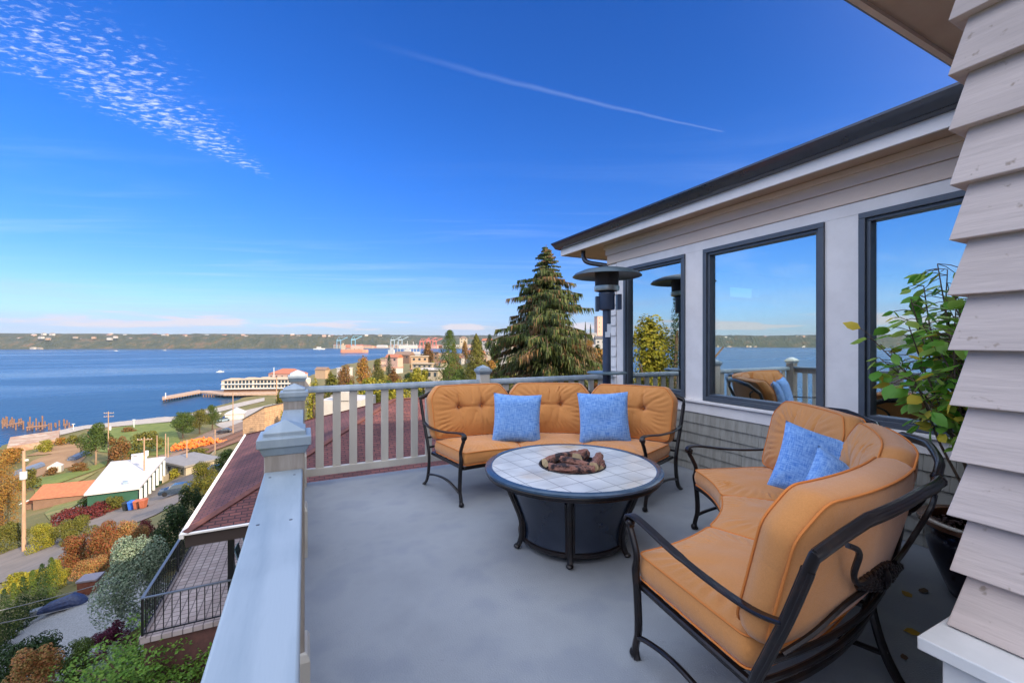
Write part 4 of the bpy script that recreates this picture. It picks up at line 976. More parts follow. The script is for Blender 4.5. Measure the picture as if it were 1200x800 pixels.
P_('bush','autumn_shrub','small deep crimson shrub topping the right end of the red bank','shrub',172,632,30,24,'crimson',1,trunk=False)
P_('bush','autumn_shrub','peach coloured shrub low in front of the red bank','shrub',110,676,50,26,'peach',2,trunk=False)
P_('bush','autumn_shrub','bright yellow green shrub at the lower left of the red bank','shrub',66,690,30,34,'yellow',2,trunk=False)
P_('bush','autumn_shrub','yellow shrub lit at the garden edge left of the orange shrubs','shrub',30,690,52,24,'yellow',1,trunk=False)
P_('airy','maroon_tree','small maroon tree beside the white roofed house','tree',146,579,26,28,'crimson',1,clear=.15)
for k in range(7):
    lab = ['first','second','third','fourth','fifth','sixth','seventh'][k]
    P_('column','column_hedge_tree','%s narrow dark green hedge conifer along the gravel counting from the left edge' % lab,'conifer',-6+11*k,768-10.5*k,22,70-3*k,'dark' if k % 2 else 'green',1,group='row of hedge conifers along the gravel',trunk=False)
P_('bush','variegated_shrub','large pale variegated shrub between the gravel and the metal railed terrace','shrub',160,742,84,125,'pale',3,trunk=False)
P_('bush','dark_shrub','dense dark green shrub behind the variegated one by the terrace corner','shrub',196,668,60,78,'dark',2,trunk=False)
P_('bush','dark_shrub','dark green shrub in the shade under the red roof edge','shrub',224,630,40,62,'dark',2,trunk=False)
P_('bush','weeping_shrub','small purple leaved mounded shrub on the gravel edge','shrub',128,764,48,36,'purple',2,trunk=False)
P_('bush','juniper','dark green juniper in the bottom left corner of the garden','shrub',28,806,90,62,'dark',2,trunk=False)
P_('bush','juniper','dark upright juniper right of the peach coloured maple','shrub',88,802,52,52,'green',2,trunk=False)
P_('bush','peach_maple','peach and orange maple in the bottom left corner','shrub',40,832,66,78,'peach',2,trunk=False)
P_('bush','blue_green_shrub','blue green shrub between juniper and bright green maple','shrub',128,806,56,50,'pale',2,trunk=False)
# bright green maple at the bottom, loose branches with gaps
g0 = px2g(165, 846)
mt_ = thing('green_maple', 'bright green spreading maple at the bottom below the metal railing', 'tree', W(*g0, terr(*g0))); mt_.scale = (1.12, 1.12, 1.15)
rr = random.Random(8); st = MB(); lv = MB()
for k in range(46):
    a = rr.uniform(0, 6.283); q = rr.uniform(.5, 2.15); hh = rr.uniform(1.0, 2.1)-.25*q
    e_ = Vector((q*math.cos(a), q*math.sin(a), hh)); P = cr([Vector((0,0,0)), e_*.35+Vector((0,0,.35)), e_*.75+Vector((0,0,.25)), e_], 5)
    st.tube(P, [.035*(1-.85*i/len(P)) for i in range(len(P))], 5)
    for c_ in range(5):
        cc = P[-1-c_*3 if c_ < 4 else -9]+Vector((rr.gauss(0,.14), rr.gauss(0,.14), rr.gauss(0,.05)))
        for q_ in range(42):
            quad(lv, cc+Vector((rr.gauss(0,.17), rr.gauss(0,.17), rr.gauss(0,.05))), Vector((rr.gauss(0,.4), rr.gauss(0,.4), 1)), rr.uniform(.03,.055), rr.uniform(.018,.035), rr)
st.build('trunk', BARK, mt_); o = lv.build('crown', LM['maple'], mt_, smooth=False)
# waterfront and middle distance bushes
for x, y, w_, h_, k_, lab in ((12,545,34,22,'orange','orange bush on the bank above the bare lot'),(52,529,22,14,'yellow','yellow bush at the left end of the bank by the concrete slab'),(70,522,16,10,'orange','rusty yellow bush midway along the bank by the concrete slab'),
        (84,520,20,11,'olive','olive bush at the right end of the bank by the concrete slab'),(60,556,20,9,'rusty','low russet scrub by the blue drain beyond the lot'),(92,552,24,10,'rusty','low russet scrub left of the dark green tree'),(32,575,28,26,'olive','olive bush left of the small red gabled roof'),
        (190,551,16,7,'olive','small bush behind the house with the cream fence'),(300,512,14,14,'green','green bush at the left wall of the tan building'),(150,506,16,6,'rusty','low russet scrub at the shoreline path')):
    P_('bush','scrub_bush',lab,'bush',x,y,w_,h_,k_,1 if w_ > 20 else 0,trunk=False)
for x, top, w_, f_, k_, kd, lab in (
        (327,456,22,75,'olive','round','rounded olive tree right of the tan sided building'),(334,474,20,42,'yellow','bush','yellow green bush behind the corner post of the deck'),
        (368,440,22,48,'yellow','round','yellow tree seen just right of the corner post'),(392,437,34,52,'olive','round','olive and orange tree over the white walled building'),
        (408,446,20,40,'yellow','bush','yellow bush beside the white walled building'),(436,438,44,55,'yellow','round','wide yellow green tree behind the railing centre'),(466,443,40,52,'yellow','round','yellow green tree behind the railing left of the far sofa'),
        (492,452,30,46,'dark','bush','dark green bush behind the railing beside the red roof'),(404,427,26,150,'rusty','round','russet tree at the water edge below the freighter'),(388,431,18,160,'olive','round','small olive tree at the water edge left of the russet one'),
        (426,415,26,190,'orange','round','orange red tree on the shore under the grey ships'),(443,419,20,210,'olive','round','olive tree right of the orange shoreline tree'),(456,416,12,240,'dark','column','dark narrow tree in front of the grey ships'),
        (462,428,20,150,'rusty','round','russet tree on the slope left of the tan flat roofed building'),(447,432,18,130,'olive','round','olive tree on the slope below the orange one'),(478,436,18,110,'dark','round','dark tree among the slope houses'),
        (502,401,24,260,'rusty','round','brown orange tree on the skyline left of the column evergreen'),(493,424,12,170,'dark','round','dark tree behind the slope house chimney'),(545,398,12,300,'orange','round','golden tree between the two evergreens'),
        (540,430,14,90,'yellow','round','yellow tree at the foot of the column evergreen'),(600,432,26,80,'olive','bush','olive bush left of the big spruce foot'),(697,403,26,34,'red','round','orange red autumn tree between the spruce and the heater pole'),
        (706,428,20,20,'yellow','bush','yellow bush behind the railing under the heater shelf'),(686,377,7,240,'dark','fir','small dark fir on the right skyline by the tower'),(692,380,8,260,'dark','fir','second small fir on the right skyline nearer the tower'),
        (680,392,16,200,'olive','round','olive tree on the right hillside behind the spruce'),(690,396,14,160,'orange','round','golden tree on the right hillside under the tower'),(573,391,12,330,'dark','round','small dark round tree on the skyline right of the olive fir'),
        (582,408,10,250,'olive','round','olive tree beside the pale hillside houses'),(566,412,12,200,'rusty','round','russet tree under the pale hillside houses'),(515,428,14,140,'olive','round','olive tree right of the cream slope building')):
    g = ((x-600)/500*f_, f_); z = terr(*g); H_ = 1.6-z-(top-400)*f_/500
    plant(kd, 'slope_tree' if kd != 'bush' else 'slope_bush', lab, 'tree' if kd != 'bush' else 'bush', g, w_*f_/500, H_, k_, 1, trunk=(kd not in ('bush',)))
P_('column','column_evergreen','tall dense column shaped evergreen on the skyline left of the far sofa','tree',527,470,50,83,'green',3,f=62,clear=.08)
P_('fir','olive_fir','soft olive conifer just right of the column evergreen','tree',558,470,66,79,'olive',3,f=75,clear=.05)
# more town trees so the slope reads as wooded
rr = random.Random(77)
for k in range(46):
    f_ = rr.uniform(90, 900); x = rr.uniform(455, 720); r_ = (x-600)/500*f_; z = terr(r_, f_)
    if z < WZ+1.5: continue
    H_ = rr.uniform(6, 11)
    if 1.6-z < H_+(-.010*f_): H_ = max(3, 1.6-z+.012*f_)
    mk_ = rr.choice(['green','olive','rusty','dark','orange','yellow'])
    plant(rr.choice(['round','round','fir']), 'hillside_tree', 'one of the many small trees scattered over the town hillside', 'tree', (r_, f_), rr.uniform(5, 9), H_, mk_, 0, group='trees scattered over the town hillside')
for k in range(44):
    f_ = rr.uniform(75, 210); x = rr.uniform(372, 600); r_ = (x-600)/500*f_; z = terr(r_, f_)
    if z < WZ+1.5: continue
    top = rr.uniform(430, 448) if x < 500 else rr.uniform(420, 440); H_ = min(9, max(2.0, (1.6-z)-(top-400)*f_/500))
    plant(rr.choice(['round','bush','round','airy']), 'hillside_tree', 'one of the many small trees scattered over the town hillside', 'tree', (r_, f_), rr.uniform(3.5, 6.5), H_, rr.choice(['green','olive','rusty','yellow','orange','yellow','olive']), 1, group='trees scattered over the town hillside')
# big spruce
SPF = 30.0; spr = (640-600)/500*SPF
sb = W(spr, SPF, terr(spr, SPF)); spruce = thing('spruce_tree', 'big drooping spruce with brown tipped boughs behind the far railing', 'tree', sb)
rr = random.Random(12); HT = 8.4-sb.z; m = MB(); wb = MB(); wb.tube([(0,0,-.3),(0,.05,HT*.3),(.05,0,HT*.6),(0,0,HT)], [.32,.24,.13,.02], 10); tips = MB()
z = HT*.10; ang_ = 0
while z < HT*.988:
    dtop = HT-z; Rm = min(.62*dtop+.12, 4.5)
    nbr = 9 if dtop > 3 else 6
    for k in range(nbr):
        ang_ += 2.4; lump = .95+.95*noise.noise(Vector((math.cos(ang_)*1.3, math.sin(ang_)*1.3, z*.55)))+.25*noise.noise(Vector((math.cos(ang_)*3, math.sin(ang_)*3, z*1.6)))
        if rr.random() < .18: continue
        L_ = Rm*rr.uniform(.70, 1.08)*max(.3, min(1.25, lump)); tl = rr.uniform(.05, .30) if dtop < 5 else rr.uniform(-.1, .2)
        d = Vector((math.cos(ang_), math.sin(ang_), 0)); P = []; zj = z+rr.uniform(-.35,.35)*min(1, dtop/3)
        for i in range(9):
            q = i/8; P.append(Vector((0,0,zj)) + d*L_*q + Vector((0,0, L_*(tl*q-.42*q*q+.18*q**3))))
        wb.tube(P, [.035*(1-.8*i/8)*(.4+L_/4) for i in range(9)], 4)
        sd = Vector((-d.y, d.x, 0)); brown = rr.random() < .22
        for i in range(1, 9):
            for j in range(int(12+L_*4.2)):
                q = (i-1+rr.random())/8; p = P[i-1].lerp(P[i], rr.random()); spread = .06+.34*min(1,L_/3)*math.sin(math.pi*min(1,q*1.02))
                o_ = rr.gauss(0, spread); p = p+sd*o_+d*abs(o_)*-.3; ln = rr.uniform(.20,.62)*(.42+.5*min(1.2, L_/3)); drop = Vector((d.x*.30+sd.x*o_*.5, d.y*.30+sd.y*o_*.5, -1.0)).normalized()
                if dtop < 2: ln *= .5
                wv = Vector((rr.gauss(0,1), rr.gauss(0,1), 0)).normalized()*rr.uniform(.02,.05)
                (tips if (q > .55 and rr.random() < (.75 if brown else .12)) else m).add([p+wv, p-wv, p-wv*.6+drop*ln*.6, p+drop*ln, p+wv*.6+drop*ln*.55], [(0,1,2,3,4)])
    z += HT*.0115*(1.5-.8*z/HT)
wb.build('trunk', BARK, spruce); m.build('crown', leafmat('spruce_needles', [(.022,.044,.012),(.045,.072,.016),(.095,.125,.026),(.032,.052,.014)], .2), spruce, smooth=False)
tips.build('brown_tips', leafmat('spruce_brown_tips', [(.12,.065,.026),(.17,.095,.038),(.09,.07,.025)], .15), spruce, smooth=False)
# trees beyond the left edge, seen reflected in the windows
for r_, f_, w_, h_, k_, kd, lab in ((-22,14.6,6,14.5,'yellow','round','yellow green tree left of the view, mirrored in the far window'),(-29,17.5,8,14,'olive','round','olive tree left of the view, mirrored in the far window'),(-20.5,12.6,1.8,15.5,'dark','column','slim dark conifer left of the view, mirrored in the far window'),(-24,8,5,9.5,'yellow','round','low yellow tree left of the view, mirrored in the middle window'),(-34,16,9,11,'green','round','green tree left of the view, mirrored in the far window')):
    plant(kd, 'garden_tree', lab, 'tree', (r_, f_), w_, h_, k_, 2)

# ================================================================== neighbouring house with the red hip roof and its terrace
tiles = brickmat('red_roof_shingles', (.095,.032,.034), (.15,.052,.045), (.022,.010,.016), .28, .115, .014, rough=.85, bump=.6, nscale=.9, namt=.35)
nb = thing('hip_roof_house', 'house with red brown shingled hip roof just below the deck', 'house', (3, 19, -8), world=True)
X0, X1, Y0, Y1, ZE, PT = -2.7, 16.0, 13.2, 25.8, -3.2, .35
hy = (Y1-Y0)/2; b = MB()
b.add([(X0,Y0,ZE),(X1,Y0,ZE),(X1,Y1,ZE),(X0,Y1,ZE),(X0+hy,Y0+hy,ZE+hy*PT),(X1-hy,Y0+hy,ZE+hy*PT)], [(0,1,5,4),(2,3,4,5),(3,0,4),(1,2,5)])
b.add([(X0,Y0,ZE-.12),(X1,Y0,ZE-.12),(X1,Y1,ZE-.12),(X0,Y1,ZE-.12)], [(0,3,2,1)])
b.build('roof', tiles, nb, smooth=False)
# cap shingles along the hips
b = MB()
for (a_, c_) in (((X0,Y0,ZE),(X0+hy,Y0+hy,ZE+hy*PT)),((X0,Y1,ZE),(X0+hy,Y0+hy,ZE+hy*PT)),((X0+hy,Y0+hy,ZE+hy*PT),(X1-hy,Y0+hy,ZE+hy*PT))):
    a_, c_ = Vector(a_), Vector(c_); b.ribbon([a_.lerp(c_, q/12)+Vector((0,0,.015)) for q in range(13)], .22, .03)
b.build('ridge_cap', mat('ridge_shingles', (.10,.035,.028), (.14,.05,.038), 5, .9), nb)
b = MB(); b.box(X0-.10, X0-.005, Y0-.1, Y1+.1, ZE-.10, ZE+.015); b.build('side_gutter', M['white'], nb)
b = MB(); b.box(X0-.005, X1, Y0-.09, Y0-.003, ZE-.03, ZE+.01); b.build('front_gutter', M['white'], nb)
b = MB(); b.box(X0-.0, X1, Y0, Y0+.06, ZE-.36, ZE-.035); b.box(X0, X0+.06, Y0+.06, Y1, ZE-.36, ZE-.11); b.build('fascia', mat('dark_brown_fascia', (.045,.03,.028), None), nb)
b = MB(); b.box(.6, X1-.5, Y0+1.2, Y1-.5, -9.5, ZE-.13); b.box(X0+.9, .62, Y0+7.6, Y1-.5, -9.5, ZE-.13); b.build('wall', mat('brick_red_wall', (.16,.07,.045), (.2,.09,.06), 4, .8), nb)
for y in (14.3, 20.0): MB().box(-1.95 if y < 15 else X0+.3, -1.80 if y < 15 else X0+.45, y, y+.15, -5.9, ZE-.13).build('porch_post', M['iron'], nb)
# terrace
pav = brickmat('pink_grey_pavers', (.36,.29,.28), (.44,.37,.36), (.15,.125,.125), .22, .22, .016, rough=.85, bump=.5, nscale=1.5, namt=.18, offset=0)
tr = thing('terrace', 'raised terrace of pinkish square pavers beside the red roofed house', 'terrace', (-2, 16, -6), world=True)
TX0, TX1, TY0, TY1, TZ = -3.75, .6, 13.75, 24.0, -5.9
MB().box(TX0, TX1, TY0, TY1, TZ-.12, TZ).build('paving', pav, tr)
MB().box(TX0+.08, TX1, TY0+.08, TY1, -9.8, TZ-.122).build('retaining_wall', mat('brick_retaining', (.10,.045,.04), (.14,.06,.05), 6, .85), tr)
MB().box(TX0, TX0+.12, TY0, TY1, TZ+.002, TZ+.05).build('edging', mat('paver_edge', (.3,.25,.24), (.36,.3,.29), 5), tr)
rl = thing('metal_railing', 'black metal balustrade around the terrace below', 'railing', (-3, 14, -6), world=True)
RZ = TZ+1.02
b = MB(); b.box(TX0+.02, TX0+.09, TY0+.03, TY1, RZ-.03, RZ); b.box(TX0+.09, TX1, TY0+.03, TY0+.09, RZ-.03, RZ); b.build('handrail', mat('painted_handrail', (.12,.14,.17), None, rough=.35), rl)
b = MB(); b.box(TX0+.04, TX0+.07, TY0+.05, TY1, TZ+.08, TZ+.11); b.box(TX0+.07, TX1, TY0+.05, TY0+.08, TZ+.08, TZ+.11); b.build('lower_rail', M['iron'], rl)
for k in range(24): MB().box(TX0+.12+.175*k, TX0+.14+.175*k, TY0+.055, TY0+.075, TZ+.11, RZ-.03).build('baluster', M['iron'], rl, smooth=False)
for k in range(56): MB().box(TX0+.045, TX0+.065, TY0+.12+.175*k, TY0+.14+.175*k, TZ+.11, RZ-.03).build('baluster', M['iron'], rl, smooth=False)
for (x, y) in ((TX0+.055, TY0+.06), (TX0+.055, TY0+3.4), (TX0+.055, TY0+6.8)): MB().box(x-.025, x+.025, y-.025, y+.025, TZ+.052, RZ-.032).build('post', M['iron'], rl)
# terrace furniture, white metal chairs and a glass table
wmt = mat('white_patio_metal', (.55,.60,.62), None, rough=.4); teal = mat('teal_sling', (.16,.27,.30), (.2,.33,.36), 6, .7)
def lounge(x, y, rz, label):
    t = thing('patio_chair', label, 'chair', (x, y, TZ), rz, 'chairs on the terrace below')
    m = MB(); m.box(-.26, .26, -.25, .25, .40, .44); m.build('seat', teal, t, bevel=.01)
    m = MB(); m.cbox((0,.30,.68), (.5,.035,.52), 0, Matrix.Rotation(R(-14), 3, 'X')); m.build('backrest', teal, t, bevel=.01)
    for a in (-.26, .26):
        m = MB(); m.tube([(a,-.26,0),(a,-.25,.62),(a,.24,.64),(a,.30,.42),(a,.34,0)], .016, 6); m.build('side_frame', wmt, t)
lounge(-1.55, 17.2, R(95), 'farther teal and white metal chair on the terrace below'); lounge(-1.62, 16.2, R(85), 'middle teal and white metal chair on the terrace below'); lounge(-1.55, 15.1, R(100), 'nearest teal and white metal chair on the terrace below')
gt = thing('glass_table', 'pale glass topped table on the terrace below near its front balustrade', 'table', (-1.35, 14.35, TZ))
m = MB(); m.lathe([(.001,.70),(.52,.70),(.53,.71),(.52,.72),(.001,.72)], 32); m.build('tabletop', mat('frosted_glass', (.30,.42,.47), None, rough=.1), gt)
for k in range(4):
    a = k*1.571+.4; MB().tube([(.42*math.cos(a),.42*math.sin(a),.70),(.3*math.cos(a),.3*math.sin(a),.35),(.42*math.cos(a),.42*math.sin(a),0)], .016, 6).build('leg', wmt, gt)

# garden bits
g = px2g(74, 714); t = thing('tarp_bundle', 'dark blue tarpaulin wrapped bundle lying on the gravel by the hedge', 'tarp', W(*g, terr(*g)), YAW+R(25))
m = MB(); P = [(-1.0,0,.12),(-.6,.05,.22),(-.1,0,.28),(.4,.04,.34),(.8,0,.26),(1.05,0,.14)]
n = 12; rg = []
for i, p in enumerate(P):
    w_ = (.22,.34,.40,.44,.40,.2)[i]; rg.append([Vector(p)+Vector((0, math.cos(6.283*k/n)*w_*(1+.2*noise.noise(Vector((i,k,2)))), math.sin(6.283*k/n)*p[2]*.95*(1+.3*noise.noise(Vector((i,k,5))))) ) for k in range(n)])
m.loft(rg); t.scale = (.72,.72,.9); m.build('cover', mat('blue_tarp', (.012,.022,.075), (.03,.05,.13), 5, .45, .6, 8, bdist=.05), t, ang=30)
m = MB(); m.cbox((-1.15,.1,.12), (.5,.35,.2), .4); m.build('pale_stone_end', mat('pale_cover', (.2,.23,.27), None), t, bevel=.03)
g = px2g(106, 694); t = thing('wooden_box', 'reddish brown wooden garden box with pale grey lid beside the gravel', 'box', W(*g, terr(*g)), YAW+R(20))
MB().box(-.32,.32,-.3,.3,-.1,.62).build('body', mat('reddish_planks', (.16,.05,.028), (.2,.07,.04), 6, .7, .4, 20), t, bevel=.01)
MB().box(-.36,.36,-.34,.34,.622,.70).build('lid', mat('grey_lid', (.24,.22,.25), None), t, bevel=.01)

def cable(p, q, sag, label):
    m = MB(); a, c = Vector(p), Vector(q); P = [a.lerp(c, k/24)+Vector((0,0,-sag*4*(k/24)*(1-k/24))) for k in range(25)]
    m.tube(P, .014, 5); o = m.build('overhead_cable', mat('cable_sheath', (.16,.17,.19), None, rough=.5)); tag(o, label, 'cable', 'service cables over the garden')
def at(px, py, f_): return W((px-600)/500*f_, f_, 1.6-(py-400)/500*f_)
cable(at(-60,728,13), at(240,640,19), .25, 'upper of two grey service cables crossing the garden at bottom left')
cable(at(-60,740,12.6), at(232,662,18.0), .30, 'lower of two grey service cables crossing the garden at bottom left')

# ------------------------------------------------------------------ utility poles
pwm = mat('pole_wood', (.30,.19,.12), (.42,.28,.19), 3, .9, .4, 10, stretch=(4,4,.3))
def upole(x, yb, ytop, label, arms=1, pot_=False, f=None, rad=.14):
    g = px2g(x, yb) if f is None else ((x-600)/500*f, f); z = terr(*g); H_ = (1.6-(ytop-400)*g[1]/500) - z
    t = thing('utility_pole', label, 'pole', W(*g, z), YAW+R(15))
    m = MB(); m.tube([(0,0,-.3),(0,0,H_)], [rad, rad*.7], 10); m.build('shaft', pwm, t)
    for k in range(arms):
        MB().box(-1.1, 1.1, rad*.9, rad*.9+.1, H_-.5-k*.9, H_-.38-k*.9).build('crossarm', pwm, t)
        q = MB()
        for a in (-1, -.45, .45, 1): q.lathe([(.04,0),(.05,.06),(.02,.14)], 8, (a, rad*.9+.05, H_-.38-k*.9))
        q.build('insulators', wmt, t)
    if pot_: q = MB(); q.lathe([(.001,0),(.22,0),(.24,.06),(.24,.8),(.20,.9),(.001,.92)], 14, (rad+.26, 0, H_*.66)); q.build('transformer', wmt, t)
    return t
def bpole(x, yb, ytop, label, **kw): return upole(x, yb, ytop, label, arms=0, **kw)
t = bpole(28, 646, 528, 'thick sunlit wooden utility pole nearest the deck by the road edge', rad=.20)
g = px2g(28,646); zz = terr(*g)
MB().lathe([(.001,0),(.30,0),(.32,.05),(.32,.85),(.001,.88)], 16, (-.02,-.05,(1.6-(561-400)*g[1]/500)-zz)).build('transformer', wmt, t)
MB().box(-.02,.42,-.06,.06,(1.6-(540-400)*g[1]/500)-zz,(1.6-(538-400)*g[1]/500)-zz).build('bracket', wmt, t)
upole(127, 546, 482, 'tall slim utility pole standing right of the dark green tree', 2, True, rad=.13)
upole(169, 577, 512, 'utility pole with white transformer in front of the white roofed house', 1, True, rad=.13)
bpole(194, 552, 508, 'left of the thin pair of poles right of the white roofed house'); bpole(197, 554, 512, 'right of the thin pair of poles right of the white roofed house')
bpole(219, 553, 515, 'brown pole in front of the orange pile'); bpole(252, 532, 503, 'pole at the right end of the orange pile')
upole(273, 508, 460, 'tall pole by the rail tracks right of the parking hut', 1, rad=.16)
bpole(184, 552, 510, 'dark slim pole behind the white roofed house'); bpole(324, 476, 442, 'dark pole rising behind the tan sided building', f=90)
for x, yb, yt, lab in ((86,504,500-3,'white lamp post at the shoreline by the old pilings'),(157,501,492,'white lamp post on the shoreline of the park'),(258,487,484,'white lamp post beside the parking hut')):
    g = px2g(x, yb); z = terr(*g); H_ = (yb-yt)/500*g[1]; t = thing('lamp_post', lab, 'lamp post', W(*g, z), YAW)
    MB().tube([(0,0,0),(0,0,H_)], [.14,.10], 8).build('shaft', wmt, t); MB().box(-.5,.5,-.15,.15,H_,H_+.25).build('lamp_head', wmt, t)

# ------------------------------------------------------------------ buildings
glz = mat('dark_house_glass', (.03,.045,.06), None, rough=.12, spec=.8)
def col(n, c, c2=None, **kw): return mat(n, c, c2 or tuple(x*.88 for x in c), 1.2, **kw)
WC = dict(white=col('wall_white', (.48,.46,.43)), cream=col('wall_cream', (.38,.33,.25)), tan=col('wall_tan', (.40,.28,.18)), grey=col('wall_grey', (.36,.36,.36)), brown=col('wall_brown', (.20,.12,.08)), blue=col('wall_blue', (.20,.28,.36)), pink=col('wall_pink', (.52,.34,.27)), green=col('wall_green', (.02,.085,.055)))
RC = dict(grey=col('roof_grey', (.22,.21,.20)), brown=col('roof_brown', (.20,.13,.09)), red=col('roof_red', (.34,.12,.06)), white=col('roof_white', (.52,.50,.49)), dark=col('roof_dark', (.08,.08,.085)), tan=col('roof_tan', (.42,.33,.22)))
def building(name, label, cat, g, w_, d_, h_, rot, wall, roof, kind='gable', wins=(0,0), group=None, z=None, rise=.35, ov=.4):
    z = terr(*g) if z is None else z
    t = thing(name, label, cat, W(g[0], g[1], z), YAW+rot, group); a, c = w_/2, d_/2
    MB().box(-a, a, -c, c, -3, h_).build('wall', wall, t, smooth=False)
    m = MB()
    if kind == 'flat': m.box(-a-ov, a+ov, -c-ov, c+ov, h_+.002, h_+.35)
    elif kind == 'gable':
        A_, Cc = a+ov, c+ov; rz_ = h_+c*2*rise
        m.add([(-A_,-Cc,h_),(A_,-Cc,h_),(A_,Cc,h_),(-A_,Cc,h_),(-A_,0,rz_),(A_,0,rz_)], [(0,1,5,4),(2,3,4,5),(0,3,2,1),(3,0,4),(1,2,5)])
    elif kind == 'front':
        A_, Cc = a+ov, c+ov; rz_ = h_+a*2*rise
        m.add([(-A_,-Cc,h_),(A_,-Cc,h_),(A_,Cc,h_),(-A_,Cc,h_),(0,-Cc,rz_),(0,Cc,rz_)], [(0,4,5,3),(1,2,5,4),(0,3,2,1),(0,1,4),(2,3,5)])
    elif kind == 'hip':
        A_, Cc = a+ov, c+ov; k = min(A_, Cc); rz_ = h_+k*rise*1.5; 
        m.add([(-A_,-Cc,h_),(A_,-Cc,h_),(A_,Cc,h_),(-A_,Cc,h_),(-(A_-k),0,rz_),(A_-k+.01,0,rz_)], [(0,1,5,4),(2,3,4,5),(0,3,2,1),(3,0,4),(1,2,5)])
    m.build('roof', roof, t, smooth=False)
    nx, nz_ = wins
    for i in range(nx):
        for j in range(nz_):
            x = -a+(i+.5)*2*a/nx; zc_ = (j+.55)*h_/nz_; ww, hh = min(.65, a/nx*.4), min(.55, h_/nz_*.2)
            MB().box(x-ww, x+ww, -c-.06, -c+.02, zc_-hh, zc_+hh).build('window', glz, t, smooth=False)
    hh = min(.55, h_/max(1,nz_)*.2)
    for i in range(max(1, nx//2) if nx else 0):
        for j in range(nz_):
            y = -c+(i+.5)*2*c/max(1, nx//2); zc_ = (j+.55)*h_/nz_
            MB().box(-a-.06, -a+.02, y-.5, y+.5, zc_-hh, zc_+hh).build('window', glz, t, smooth=False)
    return t
# white flat roofed house by the road
def plz(px, py, z): f_ = (1.6-z)*500/(py-400); return ((px-600)/500*f_, f_)
zr = -20.5; Q = [plz(*p, zr) for p in ((98,579),(130,540.5),(195,534.5),(164,571))]; QW = [W(*q) for q in Q]; cc = sum(QW, Vector())/4
wh = thing('white_roofed_house', 'long low house with bright white flat roof and green skirt beside the road', 'house', (cc.x, cc.y, zr-3.6), world=True)
m = MB(); m.prism([(q.x, q.y) for q in QW], zr-.25, zr); m.build('roof', RC['white'], wh, smooth=False)
m = MB(); m.prism([(cc.x+(q.x-cc.x)*.90, cc.y+(q.y-cc.y)*.94) for q in QW], zr-6, zr-.26); m.build('wall', WC['green'], wh, smooth=False)
d_ = (QW[2]-QW[3]); 
for k in range(7):
    p = QW[3]+d_*(k+.2)/7; MB().cbox((p.x, p.y, zr-1.7), (.35,.35,2.9), .3).build('porch_column', wmt, wh)
p = plz(163,538,zr); pw = W(*p); MB().cbox((pw.x, pw.y, zr+.5), (2.2,1.6,1.0), .3).build('roof_box', RC['white'], wh)
p = plz(143,576,zr-1); pw = W(*p); MB().cbox((pw.x+.2, pw.y+.6, zr+.22), (.6,.5,.45), .3).build('roof_vent', WC['blue'], wh)
building('orange_roofed_house', 'small house with bright orange tiled roof left of the white roofed house', 'house', px2g(88,584), 8.5, 7.0, 1.6, R(20), WC['brown'], mat('orange_tiles', (.38,.13,.055), (.30,.10,.045), 2, .8, .4, 6), 'gable', rise=.24)
building('red_gabled_shed', 'small red shed with white edged gable in front of the orange roofed house', 'shed', px2g(58,590), 5.0, 4.0, 1.0, R(10), WC['brown'], RC['red'], 'front', rise=.22, ov=.3)
g = px2g(58,590); z = terr(*g); m = MB(); c0 = W(*g, z)
t = thing('gable_trim', 'white barge boards on the little red gable by the lawn', 'trim', c0, YAW+R(10)); m.ribbon([(-2.9,-2.4,1.0),(0,-2.4,2.22),(2.9,-2.4,1.0)], .12, .22); m.build('barge_board', wmt, t)
building('cream_fenced_house', 'low grey roofed house with cream walls behind the brown pole', 'house', px2g(222,553), 9, 6, 2.4, R(-25), WC['cream'], RC['grey'], 'flat', (4,1), ov=.5)
m = MB(); pts = [px2g(*p) for p in ((190,566),(205,558),(214,551))]
for a, c in zip(pts, pts[1:]):
    A_, B_ = ground(*a), ground(*c); m.add([A_, B_, B_+Vector((0,0,1.3)), A_+Vector((0,0,1.3)), A_+Vector((.15,.1,0)), B_+Vector((.15,.1,0)), B_+Vector((.15,.1,1.3)), A_+Vector((.15,.1,1.3))], [(0,1,2,3),(5,4,7,6),(3,2,6,7),(0,3,7,4),(1,5,6,2)])
tag(m.build('garden_wall', WC['cream'], smooth=False), 'cream stepped garden wall beside the road behind the bins', 'wall')
pts = [px2g(*p) for p in ((243,546),(252,536))]; A_, B_ = ground(*pts[0]), ground(*pts[1]); m = MB(); m.ribbon([A_+Vector((0,0,.9)), B_+Vector((0,0,.9))], .12, 1.8, up=(0,0,1)); tag(m.build('board_fence', WC['cream'], smooth=False), 'pale board fence panel at the right end of the orange pile', 'fence')
